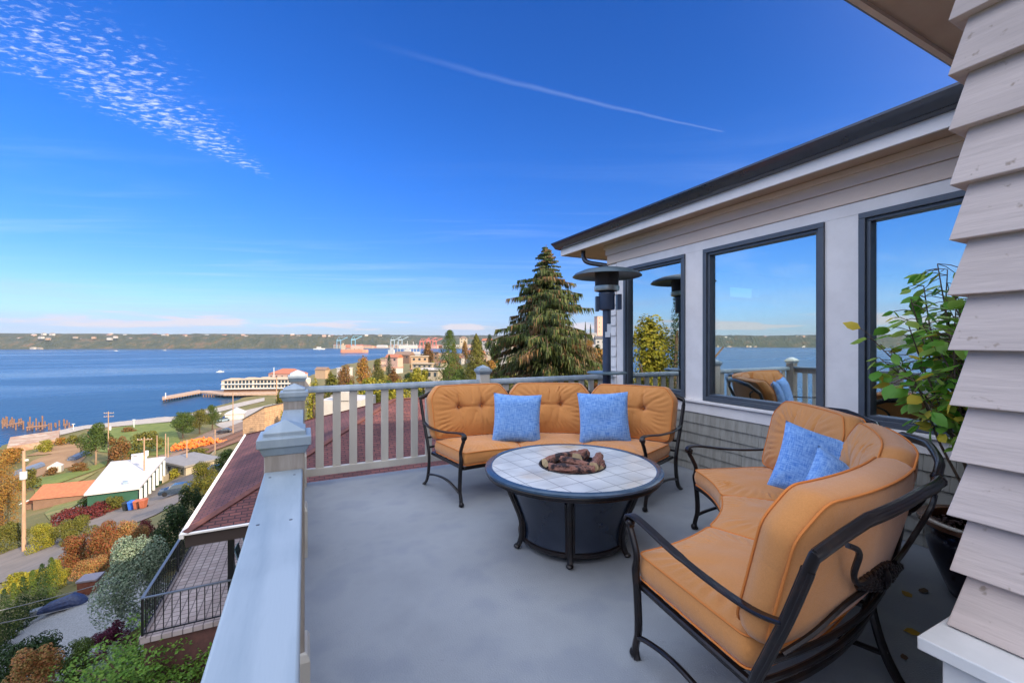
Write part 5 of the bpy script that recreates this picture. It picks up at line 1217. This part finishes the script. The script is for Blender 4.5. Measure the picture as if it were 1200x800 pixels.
# tan sided narrow building behind the red roof
lapm = brickmat('tan_lap_siding', (.42,.27,.16), (.46,.30,.18), (.20,.12,.07), 9, .26, .02, plane='XZ', bump=.5)
tb = thing('tan_sided_building', 'narrow tan lap sided building with sloping top behind the red roof', 'building', W(-.58*60, 60, -14), YAW+R(-6))
m = MB(); m.add([(-1.7,-2,-1),(1.45,-2,-1),(1.45,2,-1),(-1.7,2,-1),(-1.7,-2,4.9),(1.45,-2,6.6),(1.45,2,6.6),(-1.7,2,4.9)], [(0,3,2,1),(4,5,6,7),(0,1,5,4),(1,2,6,5),(2,3,7,6),(3,0,4,7)]); m.build('wall', lapm, tb, smooth=False)
m = MB(); m.add([(-1.8,-2.1,4.87),(1.5,-2.1,6.66),(1.5,2.1,6.66),(-1.8,2.1,4.87),(-1.8,-2.1,5.0),(1.5,-2.1,6.8),(1.5,2.1,6.8),(-1.8,2.1,5.0)], [(0,3,2,1),(4,5,6,7),(0,1,5,4),(1,2,6,5),(2,3,7,6),(3,0,4,7)]); m.build('roof', RC['dark'], tb, smooth=False)
wb_ = thing('white_walled_building', 'white walled building glimpsed between balusters beyond the red roof', 'building', W(-.385*38, 38, -9), YAW)
MB().box(-1.95, 1.7, -1.5, 2.5, -1, 5.55).build('wall', WC['white'], wb_, smooth=False); MB().box(-.35, .75, -1.6, -.9, 5.552, 6.3).build('chimney', WC['white'], wb_, smooth=False)
MB().box(-1.96,-1.2,1,1.6,5.552,5.7).build('roof_edge', RC['grey'], wb_)
# concrete slab, pilings, container at the old pier
Qp = [plz(*p, -30.5) for p in ((8,524),(12,512),(70,503.5),(69,514))]; m = MB(); QW = [W(*q) for q in Qp]
sl = thing('concrete_platform', 'ruined pale concrete platform at the water edge on the far left', 'platform', (QW[0].x, QW[0].y, -34), world=True)
m.prism([(q.x, q.y) for q in QW], -36, -30.5); m.build('slab', mat('ruin_concrete', (.34,.27,.20), (.44,.36,.28), .3, .9, .5, 2, c3=(.30,.17,.11)), sl, smooth=False)
rr = random.Random(9); pm = mat('old_pile_wood', (.16,.09,.06), (.24,.14,.10), 2, .9)
src = None
for k in range(64):
    x = rr.choice([rr.uniform(2,28), rr.uniform(30,88), rr.uniform(2,88)]); y = rr.uniform(498, 505) if x > 30 else rr.uniform(494, 504)
    f_ = (1.6-WZ)*500/(y-400); tall = rr.uniform(1.2, 3.0) + (3.0 if 34 < x < 50 and rr.random() < .5 else 0)
    if src is None: m = MB(); m.tube([(0,0,-2),(0,0,1)], [.28,.24], 7); src = o = m.build('piling', pm)
    else: o = src.copy(); COL.objects.link(o)
    o.location = W((x-600)/500*f_, f_, WZ); o.scale = (1,1,tall); tag(o, 'one weathered wooden piling of the ruined pier at far left', 'piling', 'weathered pilings of the ruined pier')
for x0, y0, x1, y1, lab in ((6,497,27,493,'rotten cross beams on the left pilings'),(31,499,56,497,'rotten cross beams on the middle pilings')):
    fa_, fb_ = 35.6*500/(y0+8-400), 35.6*500/(y1+8-400); m = MB(); m.ribbon([W((x0-600)/500*fa_, fa_, WZ+2.1), W((x1-600)/500*fb_, fb_, WZ+2.3)], 1.2, .5); tag(m.build('cross_beam', pm), lab, 'beam')
building('green_container', 'dark green container standing on the bank behind the old pier', 'container', px2g(111,512), 3.0, 2.2, 2.4, R(5), col('container_green', (.01,.05,.035)), col('container_top', (.25,.12,.08)), 'flat', ov=.02)
building('white_pump_box', 'small white cabinet on the grass below the blue drain', 'cabinet', px2g(65,553), 2.6, 1.6, 1.6, R(30), WC['white'], RC['white'], 'front', ov=.05)
for p, lab in (([(20,557),(48,547)],'blue grey drainage pipe at the left of the bare lot'),([(84,540),(101,532)],'blue grey drainage pipe left of the dark green tree')):
    A_, B_ = px2g(*p[0]), px2g(*p[1]); m = MB(); m.tube([ground(*A_, .4), ground(*B_, .4)], 1.0, 8); tag(m.build('drain_pipe', col('pipe_blue', (.13,.17,.25))), lab, 'pipe')
building('parking_hut', 'white hut with pitched white roof at the waterfront parking lot', 'hut', px2g(276,491), 6.5, 6, 2.6, R(25), WC['white'], RC['white'], 'front', rise=.3)
# orange heap along the tracks
g = px2g(234, 524); t = thing('orange_barrier_pile', 'long heap of bright orange barriers beside the railway tracks', 'pile', ground(*g), YAW+R(24))
rr = random.Random(31); m = MB()
for k in range(150):
    x = rr.uniform(-6.2, 6.2); hgt = 2.1*(1-(x/7.5)**2)*rr.random(); m.cbox((x, rr.uniform(-1.1,1.1), .3+hgt), (rr.uniform(.9,1.9), .22, .5), rr.uniform(0,3.1), Matrix.Rotation(rr.uniform(-.9,.9), 3, 'Y'))
m.build('barriers', col('barrier_orange', (.75,.20,.04)), t, smooth=False)
# bins
for k, (x, c, lab) in enumerate(((147,(.015,.02,.02),'black wheeled bin at the left of the four roadside bins'),(153.5,(.02,.12,.55),'bright blue wheeled bin, second of the roadside bins'),(160,(.34,.10,.05),'left rust red wheeled bin beside the blue bin'),(167,(.34,.10,.05),'right rust red wheeled bin, last of the roadside bins'))):
    g = px2g(x+1, 599-k*1.0); t = thing('wheeled_bin', lab, 'bin', ground(*g, .15), YAW+R(10)); bmn = col('bin_%d' % k, c)
    m = MB(); m.loft([[(-.26,-.28,.05),(.26,-.28,.05),(.26,.28,.05),(-.26,.28,.05)],[(-.36,-.38,1.05),(.36,-.38,1.05),(.36,.38,1.05),(-.36,.38,1.05)]]); m.build('body', bmn, t)
    m = MB(); m.loft([[(-.39,-.42,1.055),(.39,-.42,1.055),(.39,.42,1.055),(-.39,.42,1.055)],[(-.33,-.36,1.15),(.33,-.36,1.15),(.33,.36,1.2),(-.33,.36,1.2)]]); m.build('lid', bmn, t)
    for a in (-.3,.3): MB().tube([(a-.04,.36,.13),(a+.04,.36,.13)], .13, 10).build('wheel', M['iron'], t)
# cars
def car(label, g, rot, c, dz=.12):
    t = thing('parked_car', label, 'car', ground(*g, dz), YAW+rot)
    m = MB(); sec = lambda y, z0, z1, hw: [(-hw,y,z0),(hw,y,z0),(hw+.02,y,(z0+z1)/2),(hw-.06,y,z1),(-hw+.06,y,z1),(-hw-.02,y,(z0+z1)/2)]
    m.loft([sec(-2.15,.35,.62,.72), sec(-2.0,.25,.80,.84), sec(-1.0,.22,.92,.88), sec(.9,.22,.95,.88), sec(1.9,.25,.88,.84), sec(2.1,.35,.72,.74)]); m.build('body', mat('car_paint', c, None, rough=.25, spec=.7), t, ang=50)
    m = MB(); m.loft([[(-.76,-1.05,.90),(.76,-1.05,.90),(.80,1.65,.93),(-.80,1.65,.93)],[(-.60,-.35,1.40),(.60,-.35,1.40),(.62,1.05,1.42),(-.62,1.05,1.42)]]); m.build('cabin', glz, t)
    for a in (-.80,.80):
        for y in (-1.35,1.35): MB().tube([(a-.1,y,.32),(a+.1,y,.32)], .32, 14).build('wheel', M['iron'], t)
    return t
car('dark car parked on the road below the white roofed house', px2g(208,579), R(-60), (.02,.035,.06), .18)
car('black car on the waterfront road by the park trees', px2g(263,508), R(-65), (.02,.02,.025), .35); car('pale blue car in the parking lot left of the hut', px2g(262,494.5), R(-30), (.2,.28,.35), .35)
car('dark car parked right beside the white hut', px2g(268,490.5), R(-30), (.03,.03,.04), .35); car('dark red car between lamp post and hut', px2g(265,492), R(-40), (.12,.03,.025), .35)
car('silver car parked on the roadside under the trees near the red roof', px2g(252,556), R(-50), (.08,.09,.11), .3)
car('white car parked near the shore under the orange tree', ((-150),(440)), R(-60), (.6,.6,.6), .3)
car('dark car parked near the shore beside the white one', ((-141),(436)), R(-60), (.03,.03,.04), .3)

# ------------------------------------------------------------------ pier with the long building
pier = thing('pier_deck', 'long timber pier on dark piles reaching into the bay', 'pier', W(-190,285,WZ), world=True)
def wp(px, py, z): return W(*plz(px, py, z), z)
pd_ = mat('pier_planks', (.32,.22,.16), (.40,.29,.21), .6, .9)
zt_ = WZ+2.4
m = MB(); m.prism([tuple(wp(*p, zt_))[:2] for p in ((190,467),(190,464.5),(234,456.5),(236,459))], zt_-.9, zt_)
m.prism([tuple(wp(*p, zt_+.01))[:2] for p in ((234,459.2),(236,457.6),(262,457.0),(370,455.0),(380,460.6),(262,461.8))], zt_-.9, zt_+.01); m.build('deck', pd_, pier, smooth=False)
m = MB()
for k in range(60):
    x = 192+k*3.1; y = 467.3-(x-190)*.19 if x < 236 else 461.6; p = wp(x, y-1.0, zt_); m.tube([(p.x,p.y,WZ-1),(p.x,p.y,zt_-.9)], .35, 5)
m.build('piles', pm, pier)
A_ = wp(262, 459.3, zt_); B_ = wp(348, 458.0, zt_); dv = (B_-A_); LN = dv.length; an = math.atan2(dv.y, dv.x)
pb = thing('pier_building', 'long pale balconied waterfront building standing on the pier', 'building', A_, an)
m = MB(); m.box(0, LN, 0, 13, 0, 1.9); m.build('undercroft', WC['brown'], pb, smooth=False)
m = MB(); m.box(-.6, LN*.42, -1.4, 13, 1.92, 7.5); m.box(LN*.42, LN, -.6, 13, 1.92, 7.9); m.build('wall', col('pier_wall', (.52,.46,.38)), pb, smooth=False)
m = MB()
for x0, x1, z, c in ((-1.2, LN*.21, 7.5, 0), (LN*.21, LN*.42, 7.9, 0), (LN*.42, LN*.62, 8.1, 0), (LN*.62, LN+1, 7.95, 0)):
    m.add([(x0,-1.8,z),(x1,-1.8,z),(x1,13.5,z),(x0,13.5,z),(x0+3,5.5,z+1.3),(x1-3,5.5,z+1.3)], [(0,1,5,4),(2,3,4,5),(3,0,4),(1,2,5),(0,3,2,1)])
m.build('roof', RC['tan'], pb, smooth=False)
nwin = 20
for k in range(nwin):
    for lv_ in range(2):
        x = 1+(LN-2)*(k+.5)/nwin; yy = -1.4 if x < LN*.42 else -.6; MB().box(x-LN/nwin*.33, x+LN/nwin*.33, yy-.08, yy+.05, 2.7+lv_*3.0, 4.6+lv_*3.0).build('window', glz, pb, smooth=False)
for lv_ in range(2): MB().box(-.6, LN, -2.2, -1.5, 2.0+lv_*3.05, 2.5+lv_*3.05).build('balcony', wmt, pb, smooth=False)
building('red_roofed_hall', 'red roofed hall behind the long pier building', 'building', plz(338,453,WZ), 24, 14, 8.5, R(-10), WC['pink'], RC['red'], 'hip', (5,2), z=WZ+2)
building('white_shore_hall', 'white domed shed at the shore just left of the corner post', 'building', plz(353,460,WZ), 9, 8, 7.5, R(-10), WC['white'], RC['white'], 'hip', z=WZ+2)
m = MB(); p = wp(321, 458, WZ); m.tube([p+Vector((0,0,10)), p+Vector((0,0,17))], .25, 5); tag(m.build('flag_pole', wmt), 'white mast rising from the long pier building', 'mast')
m = MB(); p = wp(194, 466, zt_); m.tube([p, p+Vector((0,0,3))], .25, 5); tag(m.build('beacon', wmt), 'white beacon at the outer tip of the pier', 'beacon')

# ------------------------------------------------------------------ boats and ships
def boat(label, px, py, ln, rot, sail=0):
    f_ = 35.6*500/(py-400); t = thing('small_boat', label, 'boat', W((px-600)/500*f_, f_, WZ), YAW+rot)
    m = MB(); m.loft([[(-ln/2,w_*.8,0),(0,w_,0),(ln*.35,w_*.7,0),(ln/2,0,0),(ln*.35,-w_*.7,0),(0,-w_,0),(-ln/2,-w_*.8,0)] if z == 0 else [(-ln/2,w_*.8,z),(0,w_,z),(ln*.35,w_*.7,z),(ln*.55,0,z),(ln*.35,-w_*.7,z),(0,-w_,z),(-ln/2,-w_*.8,z)] for z, w_ in ((0,ln*.14),(ln*.10,ln*.17))]); m.build('hull', wmt, t)
    m = MB(); m.box(-ln*.2, ln*.15, -ln*.1, ln*.1, ln*.1, ln*.24); m.build('cabin', WC['white'], t)
    if sail: m = MB(); m.add([(0,0,ln*.2),(ln*.3,0,ln*.2),(0,0,ln*1.3),(0,.1,ln*.2),(ln*.3,.1,ln*.2),(0,.1,ln*1.3)], [(0,1,2),(5,4,3),(0,2,5,3),(1,4,5,2)]); m.build('sail', WC['white'], t)
boat('small white boat out on the bay above the pier', 258, 435.8, 7.5, R(40)); boat('tiny white boat near the far shore on the left', 136, 411.3, 14, R(0)); boat('tiny white boat near the far shore, second from left', 193, 410.6, 12, R(0))
boat('small sailing boat on the bay beyond the left edge', -180, 420, 12, R(20), 1); boat('low white ferry near the far shore left of the freighter', 374, 409.4, 48, R(4))
def ship(label, px, py, ln, ht2, rot, hullm, up, kind):
    f_ = 35.6*500/(py-400); t = thing('cargo_ship' if kind == 'cargo' else 'grey_ship', label, 'ship', W((px-600)/500*f_, f_, WZ), YAW+rot); w_ = ln*.08
    m = MB(); prf = [(-.5,.7),(-.46,1),(.3,1),(.42,.6),(.5,.02)]
    m.loft([[(ln*x, w_*y, z) for x, y in prf]+[(ln*x, -w_*y, z) for x, y in reversed(prf)] for z in (-1, ht2)]); m.build('hull', hullm, t, smooth=False)
    if kind == 'cargo':
        MB().box(-ln*.47, -ln*.34, -w_*.9, w_*.9, ht2, ht2*2.4).build('superstructure', up, t, smooth=False); MB().box(-ln*.44, -ln*.39, -w_*.3, w_*.3, ht2*2.42, ht2*3.0).build('funnel', RC['tan'], t)
        for k in range(4): x = -ln*.22+k*ln*.16; m = MB(); m.box(x-ln*.06, x+ln*.06, -w_*.7, w_*.7, ht2, ht2*1.25); m.build('hatch', RC['tan'], t, smooth=False)
        for k in range(3): x = -ln*.14+k*ln*.16; m = MB(); m.tube([(x,0,ht2),(x,0,ht2*2.0)], .7, 5); m.tube([(x,0,ht2*1.9),(x+ln*.08,0,ht2*1.5)], .4, 5); m.build('deck_crane', RC['tan'], t)
    else:
        MB().box(-ln*.40, -ln*.15, -w_*.8, w_*.8, ht2, ht2*2.2).build('superstructure', up, t, smooth=False); MB().box(-ln*.05, ln*.25, -w_*.6, w_*.6, ht2, ht2*1.6).build('deckhouse', up, t, smooth=False); MB().box(-ln*.33, -ln*.22, -w_*.4, w_*.4, ht2*2.21, ht2*2.9).build('bridge', up, t, smooth=False)
        for x, q in ((-.30,4.6),(-.18,3.6),(-.02,4.4),(.12,3.8),(.28,3.4)):
            m = MB(); m.tube([(ln*x,0,ht2),(ln*x,0,ht2*q)], .55, 5); m.tube([(ln*x-4,0,ht2*q*.8),(ln*x+4,0,ht2*q*.8)], .3, 4); m.build('mast', up, t)
ship('orange hulled freighter anchored out on the bay', 415.5, 413.2, 84, 10, R(6), col('hull_orange', (.50,.20,.12)), WC['cream'], 'cargo')
ship('pale grey ship with tall masts, left of the moored pair', 466, 419.5, 52, 8, R(-12), WC['grey'], col('ship_grey', (.45,.47,.48)), 'grey')
ship('pale grey ship moored right of its twin by the slope', 485, 418.5, 52, 8, R(-10), WC['grey'], col('ship_grey', (.5,.5,.5)), 'grey')

# ------------------------------------------------------------------ town on the slope
TL = [ # px, base py, f, w, d, h, rot, wall, roof, kind, wins, label
 (497,436,150,17,9,6,-10,'cream','tan','flat',(4,2),'cream slope building with flat tan roof left of the column evergreen'),
 (506,444,110,11,8,5,-10,'cream','white','flat',(3,1),'cream block with pale terrace just behind the column evergreen'),
 (492,424,190,17,11,5,8,'tan','tan','flat',(3,1),'tan building with broad pale roof on the slope above the cream one'),
 (511,421,210,5,5,7,0,'brown','dark','flat',(1,2),'small dark building with brick chimney left of the column evergreen'),
 (462,424,260,14,9,4,-20,'pink','red','gable',(2,1),'pink walled house by the moored ships'),
 (474,421,330,22,12,5,-20,'brown','brown','gable',(3,1),'long brown waterfront shed in front of the grey ships'),
 (404,437,300,14,9,5,-10,'white','white','flat',(0,0),'white waterfront shed with bright roof near the russet tree'),
 (378,438,280,12,8,4,-10,'tan','brown','gable',(0,0),'low brown roofed waterfront shed right of the corner post'),
 (543,402,420,12,10,7,10,'cream','brown','hip',(2,2),'cream hillside house between the two evergreens'),
 (571,405,360,12,9,6,-20,'white','red','gable',(2,2),'white hillside house with red roof right of the olive fir'),
 (580,409,300,11,8,6,15,'white','grey','gable',(2,2),'larger white gabled house on the hillside left of the spruce'),
 (574,417,230,10,8,5,-10,'cream','grey','gable',(2,1),'cream house with grey roof halfway down the hillside'),
 (566,425,180,8,7,5,10,'pink','brown','hip',(2,1),'pink house low on the hillside between fir and spruce'),
 (586,402,440,13,10,6,0,'tan','red','hip',(2,2),'tan house on the skyline left of the spruce'),
 (591,421,170,9,7,5,-20,'white','dark','gable',(2,1),'white house tucked against the left side of the spruce'),
 (703,391,600,12,12,24,10,'pink','tan','flat',(2,4),'pink tower block on the right skyline beside the heater pole'),
 (694,398,420,12,9,7,10,'white','grey','gable',(2,2),'white house under the tower on the right hillside'),
 (684,403,330,11,8,6,-15,'cream','grey','gable',(2,1),'cream house right of the spruce on the hillside'),
 (703,405,260,10,8,6,0,'grey','dark','gable',(2,1),'grey house between red tree and heater pole'),
 (692,412,200,9,7,5,20,'white','grey','gable',(2,1),'small white house above the red autumn tree'),
]
for px, py, f_, w_, d_, h_, rot, wl, rf_, kd, wn, lab in TL:
    g = ((px-600)/500*f_, f_); z = min(terr(*g), 1e9); ztop = 1.6-(py-h_/f_*500*0-400)*f_/500
    if f_ < 250: w_ *= .42; d_ *= .42; h_ *= .48
    elif f_ < 500: w_ *= .62; d_ *= .62; h_ *= .7
    building('slope_house' if h_ < 20 else 'tower_block', lab, 'house' if h_ < 20 else 'tower', g, w_, d_, h_, R(rot), WC[wl], RC[rf_], kd, wn, z=ztop, group=None)
rr = random.Random(55); cnt = 0
for k in range(400):
    if cnt >= 60: break
    f_ = rr.uniform(300, 1050); x = rr.uniform(440, 715); g = ((x-600)/500*f_, f_); z = terr(*g)
    if z < WZ+2: continue
    cnt += 1
    building('town_house', 'one of the many small houses scattered over the town hillside', 'house', g, rr.uniform(8,14), rr.uniform(7,9), rr.uniform(3.5,6), rr.uniform(-.8,.8), WC[rr.choice(['white','cream','tan','grey','pink','white'])], RC[rr.choice(['grey','brown','red','dark','grey'])], rr.choice(['gable','front','hip']), group='small houses scattered over the town hillside')

# ------------------------------------------------------------------ far shore, port and distant ridge
def ridge(name, line, prof, material, seed, rough, step=14.0):
    P = [Vector((a, b_, 0)) for a, b_ in line]; pts = []
    for a, c in zip(P, P[1:]):
        n_ = max(1, int((c-a).length/step)); pts += [a.lerp(c, k/n_) for k in range(n_)]
    pts.append(P[-1]); m = MB(); rows = []
    for i, p in enumerate(pts):
        t_ = (pts[min(i+1,len(pts)-1)]-pts[max(i-1,0)]).normalized(); nrm = Vector((-t_.y, t_.x, 0))
        if nrm.dot(p) < 0: nrm = -nrm
        for off, h in prof:
            hh = h*(1+.16*noise.noise(Vector((i*.012, seed, 0)))+.06*noise.noise(Vector((i*.07, seed, 3)))) + (rough*noise.noise(Vector((i*.9, off*.05, seed)))+rough*.8*noise.noise(Vector((i*2.3, off*.11, seed))) if h > 6 else 0)
            q = p+nrm*(off+12*noise.noise(Vector((i*.05, off, seed)))); m.v.append(tuple(W(q.x, q.y, WZ-1+max(hh, -2)))) 
    k = len(prof); m.f = [(i*k+j, i*k+j+1, (i+1)*k+j+1, (i+1)*k+j) for i in range(len(pts)-1) for j in range(k-1)]
    o = m.build(name, material, smooth=False); o['kind'] = 'structure'; return o
FAR = [(-3600,-2600),(-3300,-900),(-3050,400),(-2800,1300),(-2376,1960),(-1700,2080),(-1100,2180),(-700,2350),(-300,2700),(100,2900),(900,3000)]
fm = mat('wooded_bluff', (.014,.026,.010), (.11,.065,.03), .022, .95, 1.0, .06, detail=12, c3=(.034,.042,.015), lo=.36, hi=.70, bdist=14)
ridge('far_shore_hills', FAR, [(0,0),(12,5),(40,24),(80,44),(120,60),(170,70),(260,74),(500,78),(900,70),(1400,-2)], fm, 3, 7.0, 9.0)
FAR2 = [(-5200,2500),(-3500,4600),(-1800,5200),(-600,5400),(800,5600),(2600,5400),(4200,4600)]
ridge('distant_hills', FAR2, [(0,0),(200,60),(500,95),(900,120),(1800,-2)], mat('distant_woods', (.06,.08,.06), (.10,.10,.07), .002, .95), 8, 5, 40)
def on_far(s, off):
    P = [Vector((a, b_)) for a, b_ in FAR]; L_ = [(c-a).length for a, c in zip(P, P[1:])]; d = s*sum(L_); i = 0
    while d > L_[i] and i < len(L_)-1: d -= L_[i]; i += 1
    t_ = (P[i+1]-P[i]).normalized(); n_ = Vector((-t_.y, t_.x)); p = P[i]+t_*d
    if n_.dot(p) < 0: n_ = -n_
    return p+n_*off
rr = random.Random(14)
def far_house(kind, s, off, z, w_, h_, lab, grp, matw, matr):
    p = on_far(s, off); m = MB(); a = w_/2; c = 6; m.box(-a, a, -c, c, -3, h_); m.cur = 1; m.add([(-a-1,-c-1,h_),(a+1,-c-1,h_),(a+1,c+1,h_),(-a-1,c+1,h_),(-a,0,h_+3),(a,0,h_+3)], [(0,1,5,4),(2,3,4,5),(3,0,4),(1,2,5)])
    o = m.build(kind, [matw, matr], smooth=False); o.location = W(p.x, p.y, z); o.rotation_euler = (0,0,YAW+rr.uniform(-.3,.3)); tag(o, lab, 'house', grp)
for k in range(95): far_house('bluff_house', rr.uniform(.06,.80), rr.uniform(120,230), WZ+rr.uniform(60,70), rr.uniform(9,20), rr.uniform(4,7), 'tiny pale house among trees on top of the far bluff', 'houses on top of the far bluff', WC[rr.choice(['white','cream','pink'])], RC[rr.choice(['grey','brown','white','red'])])
for k in range(26): far_house('bluff_house', rr.uniform(.30,.72), rr.uniform(60,120), WZ+rr.uniform(38,58), rr.uniform(12,22), rr.uniform(4,7), 'tiny pale house halfway up the far wooded bluff', 'houses on the slope of the far bluff', WC[rr.choice(['white','cream','tan'])], RC[rr.choice(['grey','brown'])])
for k in range(44): far_house('shore_house', rr.uniform(.30,.60), rr.uniform(-8,10), WZ+.5, rr.uniform(16,40), rr.uniform(3,6), 'tiny pale building at the waterline of the far shore', 'buildings at the far waterline', WC[rr.choice(['white','cream','tan','pink'])], RC[rr.choice(['grey','white','tan'])])
for k in range(60):
    x = rr.uniform(392, 560); f_ = rr.uniform(2150, 2650); w_ = rr.uniform(30, 95); h_ = rr.uniform(7, 17); g = ((x-600)/500*f_, f_)
    m = MB(); m.box(-w_/2, w_/2, -15, 15, -2, h_); m.cur = 1; m.add([(-w_/2,-15,h_+.01),(w_/2,-15,h_+.01),(w_/2,15,h_+.01),(-w_/2,15,h_+.01),(-w_/2,0,h_+3),(w_/2,0,h_+3)], [(0,1,5,4),(2,3,4,5),(3,0,4),(1,2,5)])
    o = m.build('port_shed', [WC[rr.choice(['white','pink','tan','cream'])] if rr.random() < .7 else RC['red'], RC[rr.choice(['white','tan','red','grey'])]], smooth=False); o.location = W(*g, WZ+1.5); o.rotation_euler = (0,0,YAW+rr.uniform(-.2,.2)); tag(o, 'one of the pale and red sheds of the distant port', 'warehouse', 'sheds of the distant port')
m = MB(); m.prism([tuple(W(a, b_))[:2] for a, b_ in ((-1050,2230),(-200,2080),(500,2100),(900,3100),(-900,3000))], WZ-2, WZ+1.5); o = m.build('port_land', mat('port_ground', (.22,.17,.13), (.28,.23,.18), .01, .9), smooth=False); o['kind'] = 'structure'
def crane(label, px, f_, c, hgt=60):
    t = thing('port_crane', label, 'crane', W((px-600)/500*f_, f_, WZ+1.5), YAW+R(25)); mm = col('crane_paint', c)
    for x in (-9, 9): m = MB(); m.tube([(x,-7,0),(x,-7,hgt*.72)], 1.5, 4); m.tube([(x,7,0),(x,7,hgt*.72)], 1.5, 4); m.tube([(x,-7,hgt*.35),(x,7,hgt*.35)], 1.2, 4); m.build('leg', mm, t)
    m = MB(); m.box(-11,11,-2,2,hgt*.66,hgt*.74); m.tube([(-9,0,hgt*.72),(0,0,hgt*1.0),(9,0,hgt*.72)], 1.2, 4); m.build('portal', mm, t)
    m = MB(); m.tube([(8,0,hgt*.7),(42,0,hgt*.98)], 1.6, 4); m.tube([(0,0,hgt),(42,0,hgt*.98)], .7, 4); m.build('boom', mm, t)
crane('left blue crane at the distant port', 397, 2160, (.16,.36,.52), 56); crane('right blue crane at the distant port behind the freighter', 414, 2160, (.16,.40,.55), 62)
crane('left red crane at the distant port', 494, 2160, (.5,.12,.08), 48); crane('middle red crane at the distant port', 502, 2180, (.55,.14,.10), 54); crane('right red crane at the distant port', 509, 2160, (.5,.12,.08), 50)
crane('grey blue crane left behind the moored ships', 460, 2160, (.28,.38,.45), 58); crane('grey blue crane right behind the moored ships', 469, 2180, (.28,.38,.45), 60)

# ------------------------------------------------------------------ air
hz = MB().box(-9000, 9000, -9000, 9000, -45, 150); hm_ = bpy.data.materials.new('haze'); hm_.use_nodes = True; t_ = hm_.node_tree
t_.nodes.remove(t_.nodes['Principled BSDF']); pv = t_.nodes.new('ShaderNodeVolumePrincipled'); pv.inputs['Color'].default_value = (.80,.88,1.0,1); pv.inputs['Density'].default_value = .00006; pv.inputs['Anisotropy'].default_value = .2
t_.links.new(pv.outputs[0], t_.nodes['Material Output'].inputs['Volume'])
o = hz.build('haze', hm_, smooth=False); o['kind'] = 'stuff'
for o in bpy.data.objects:
    if '_world' in o: del o['_world']
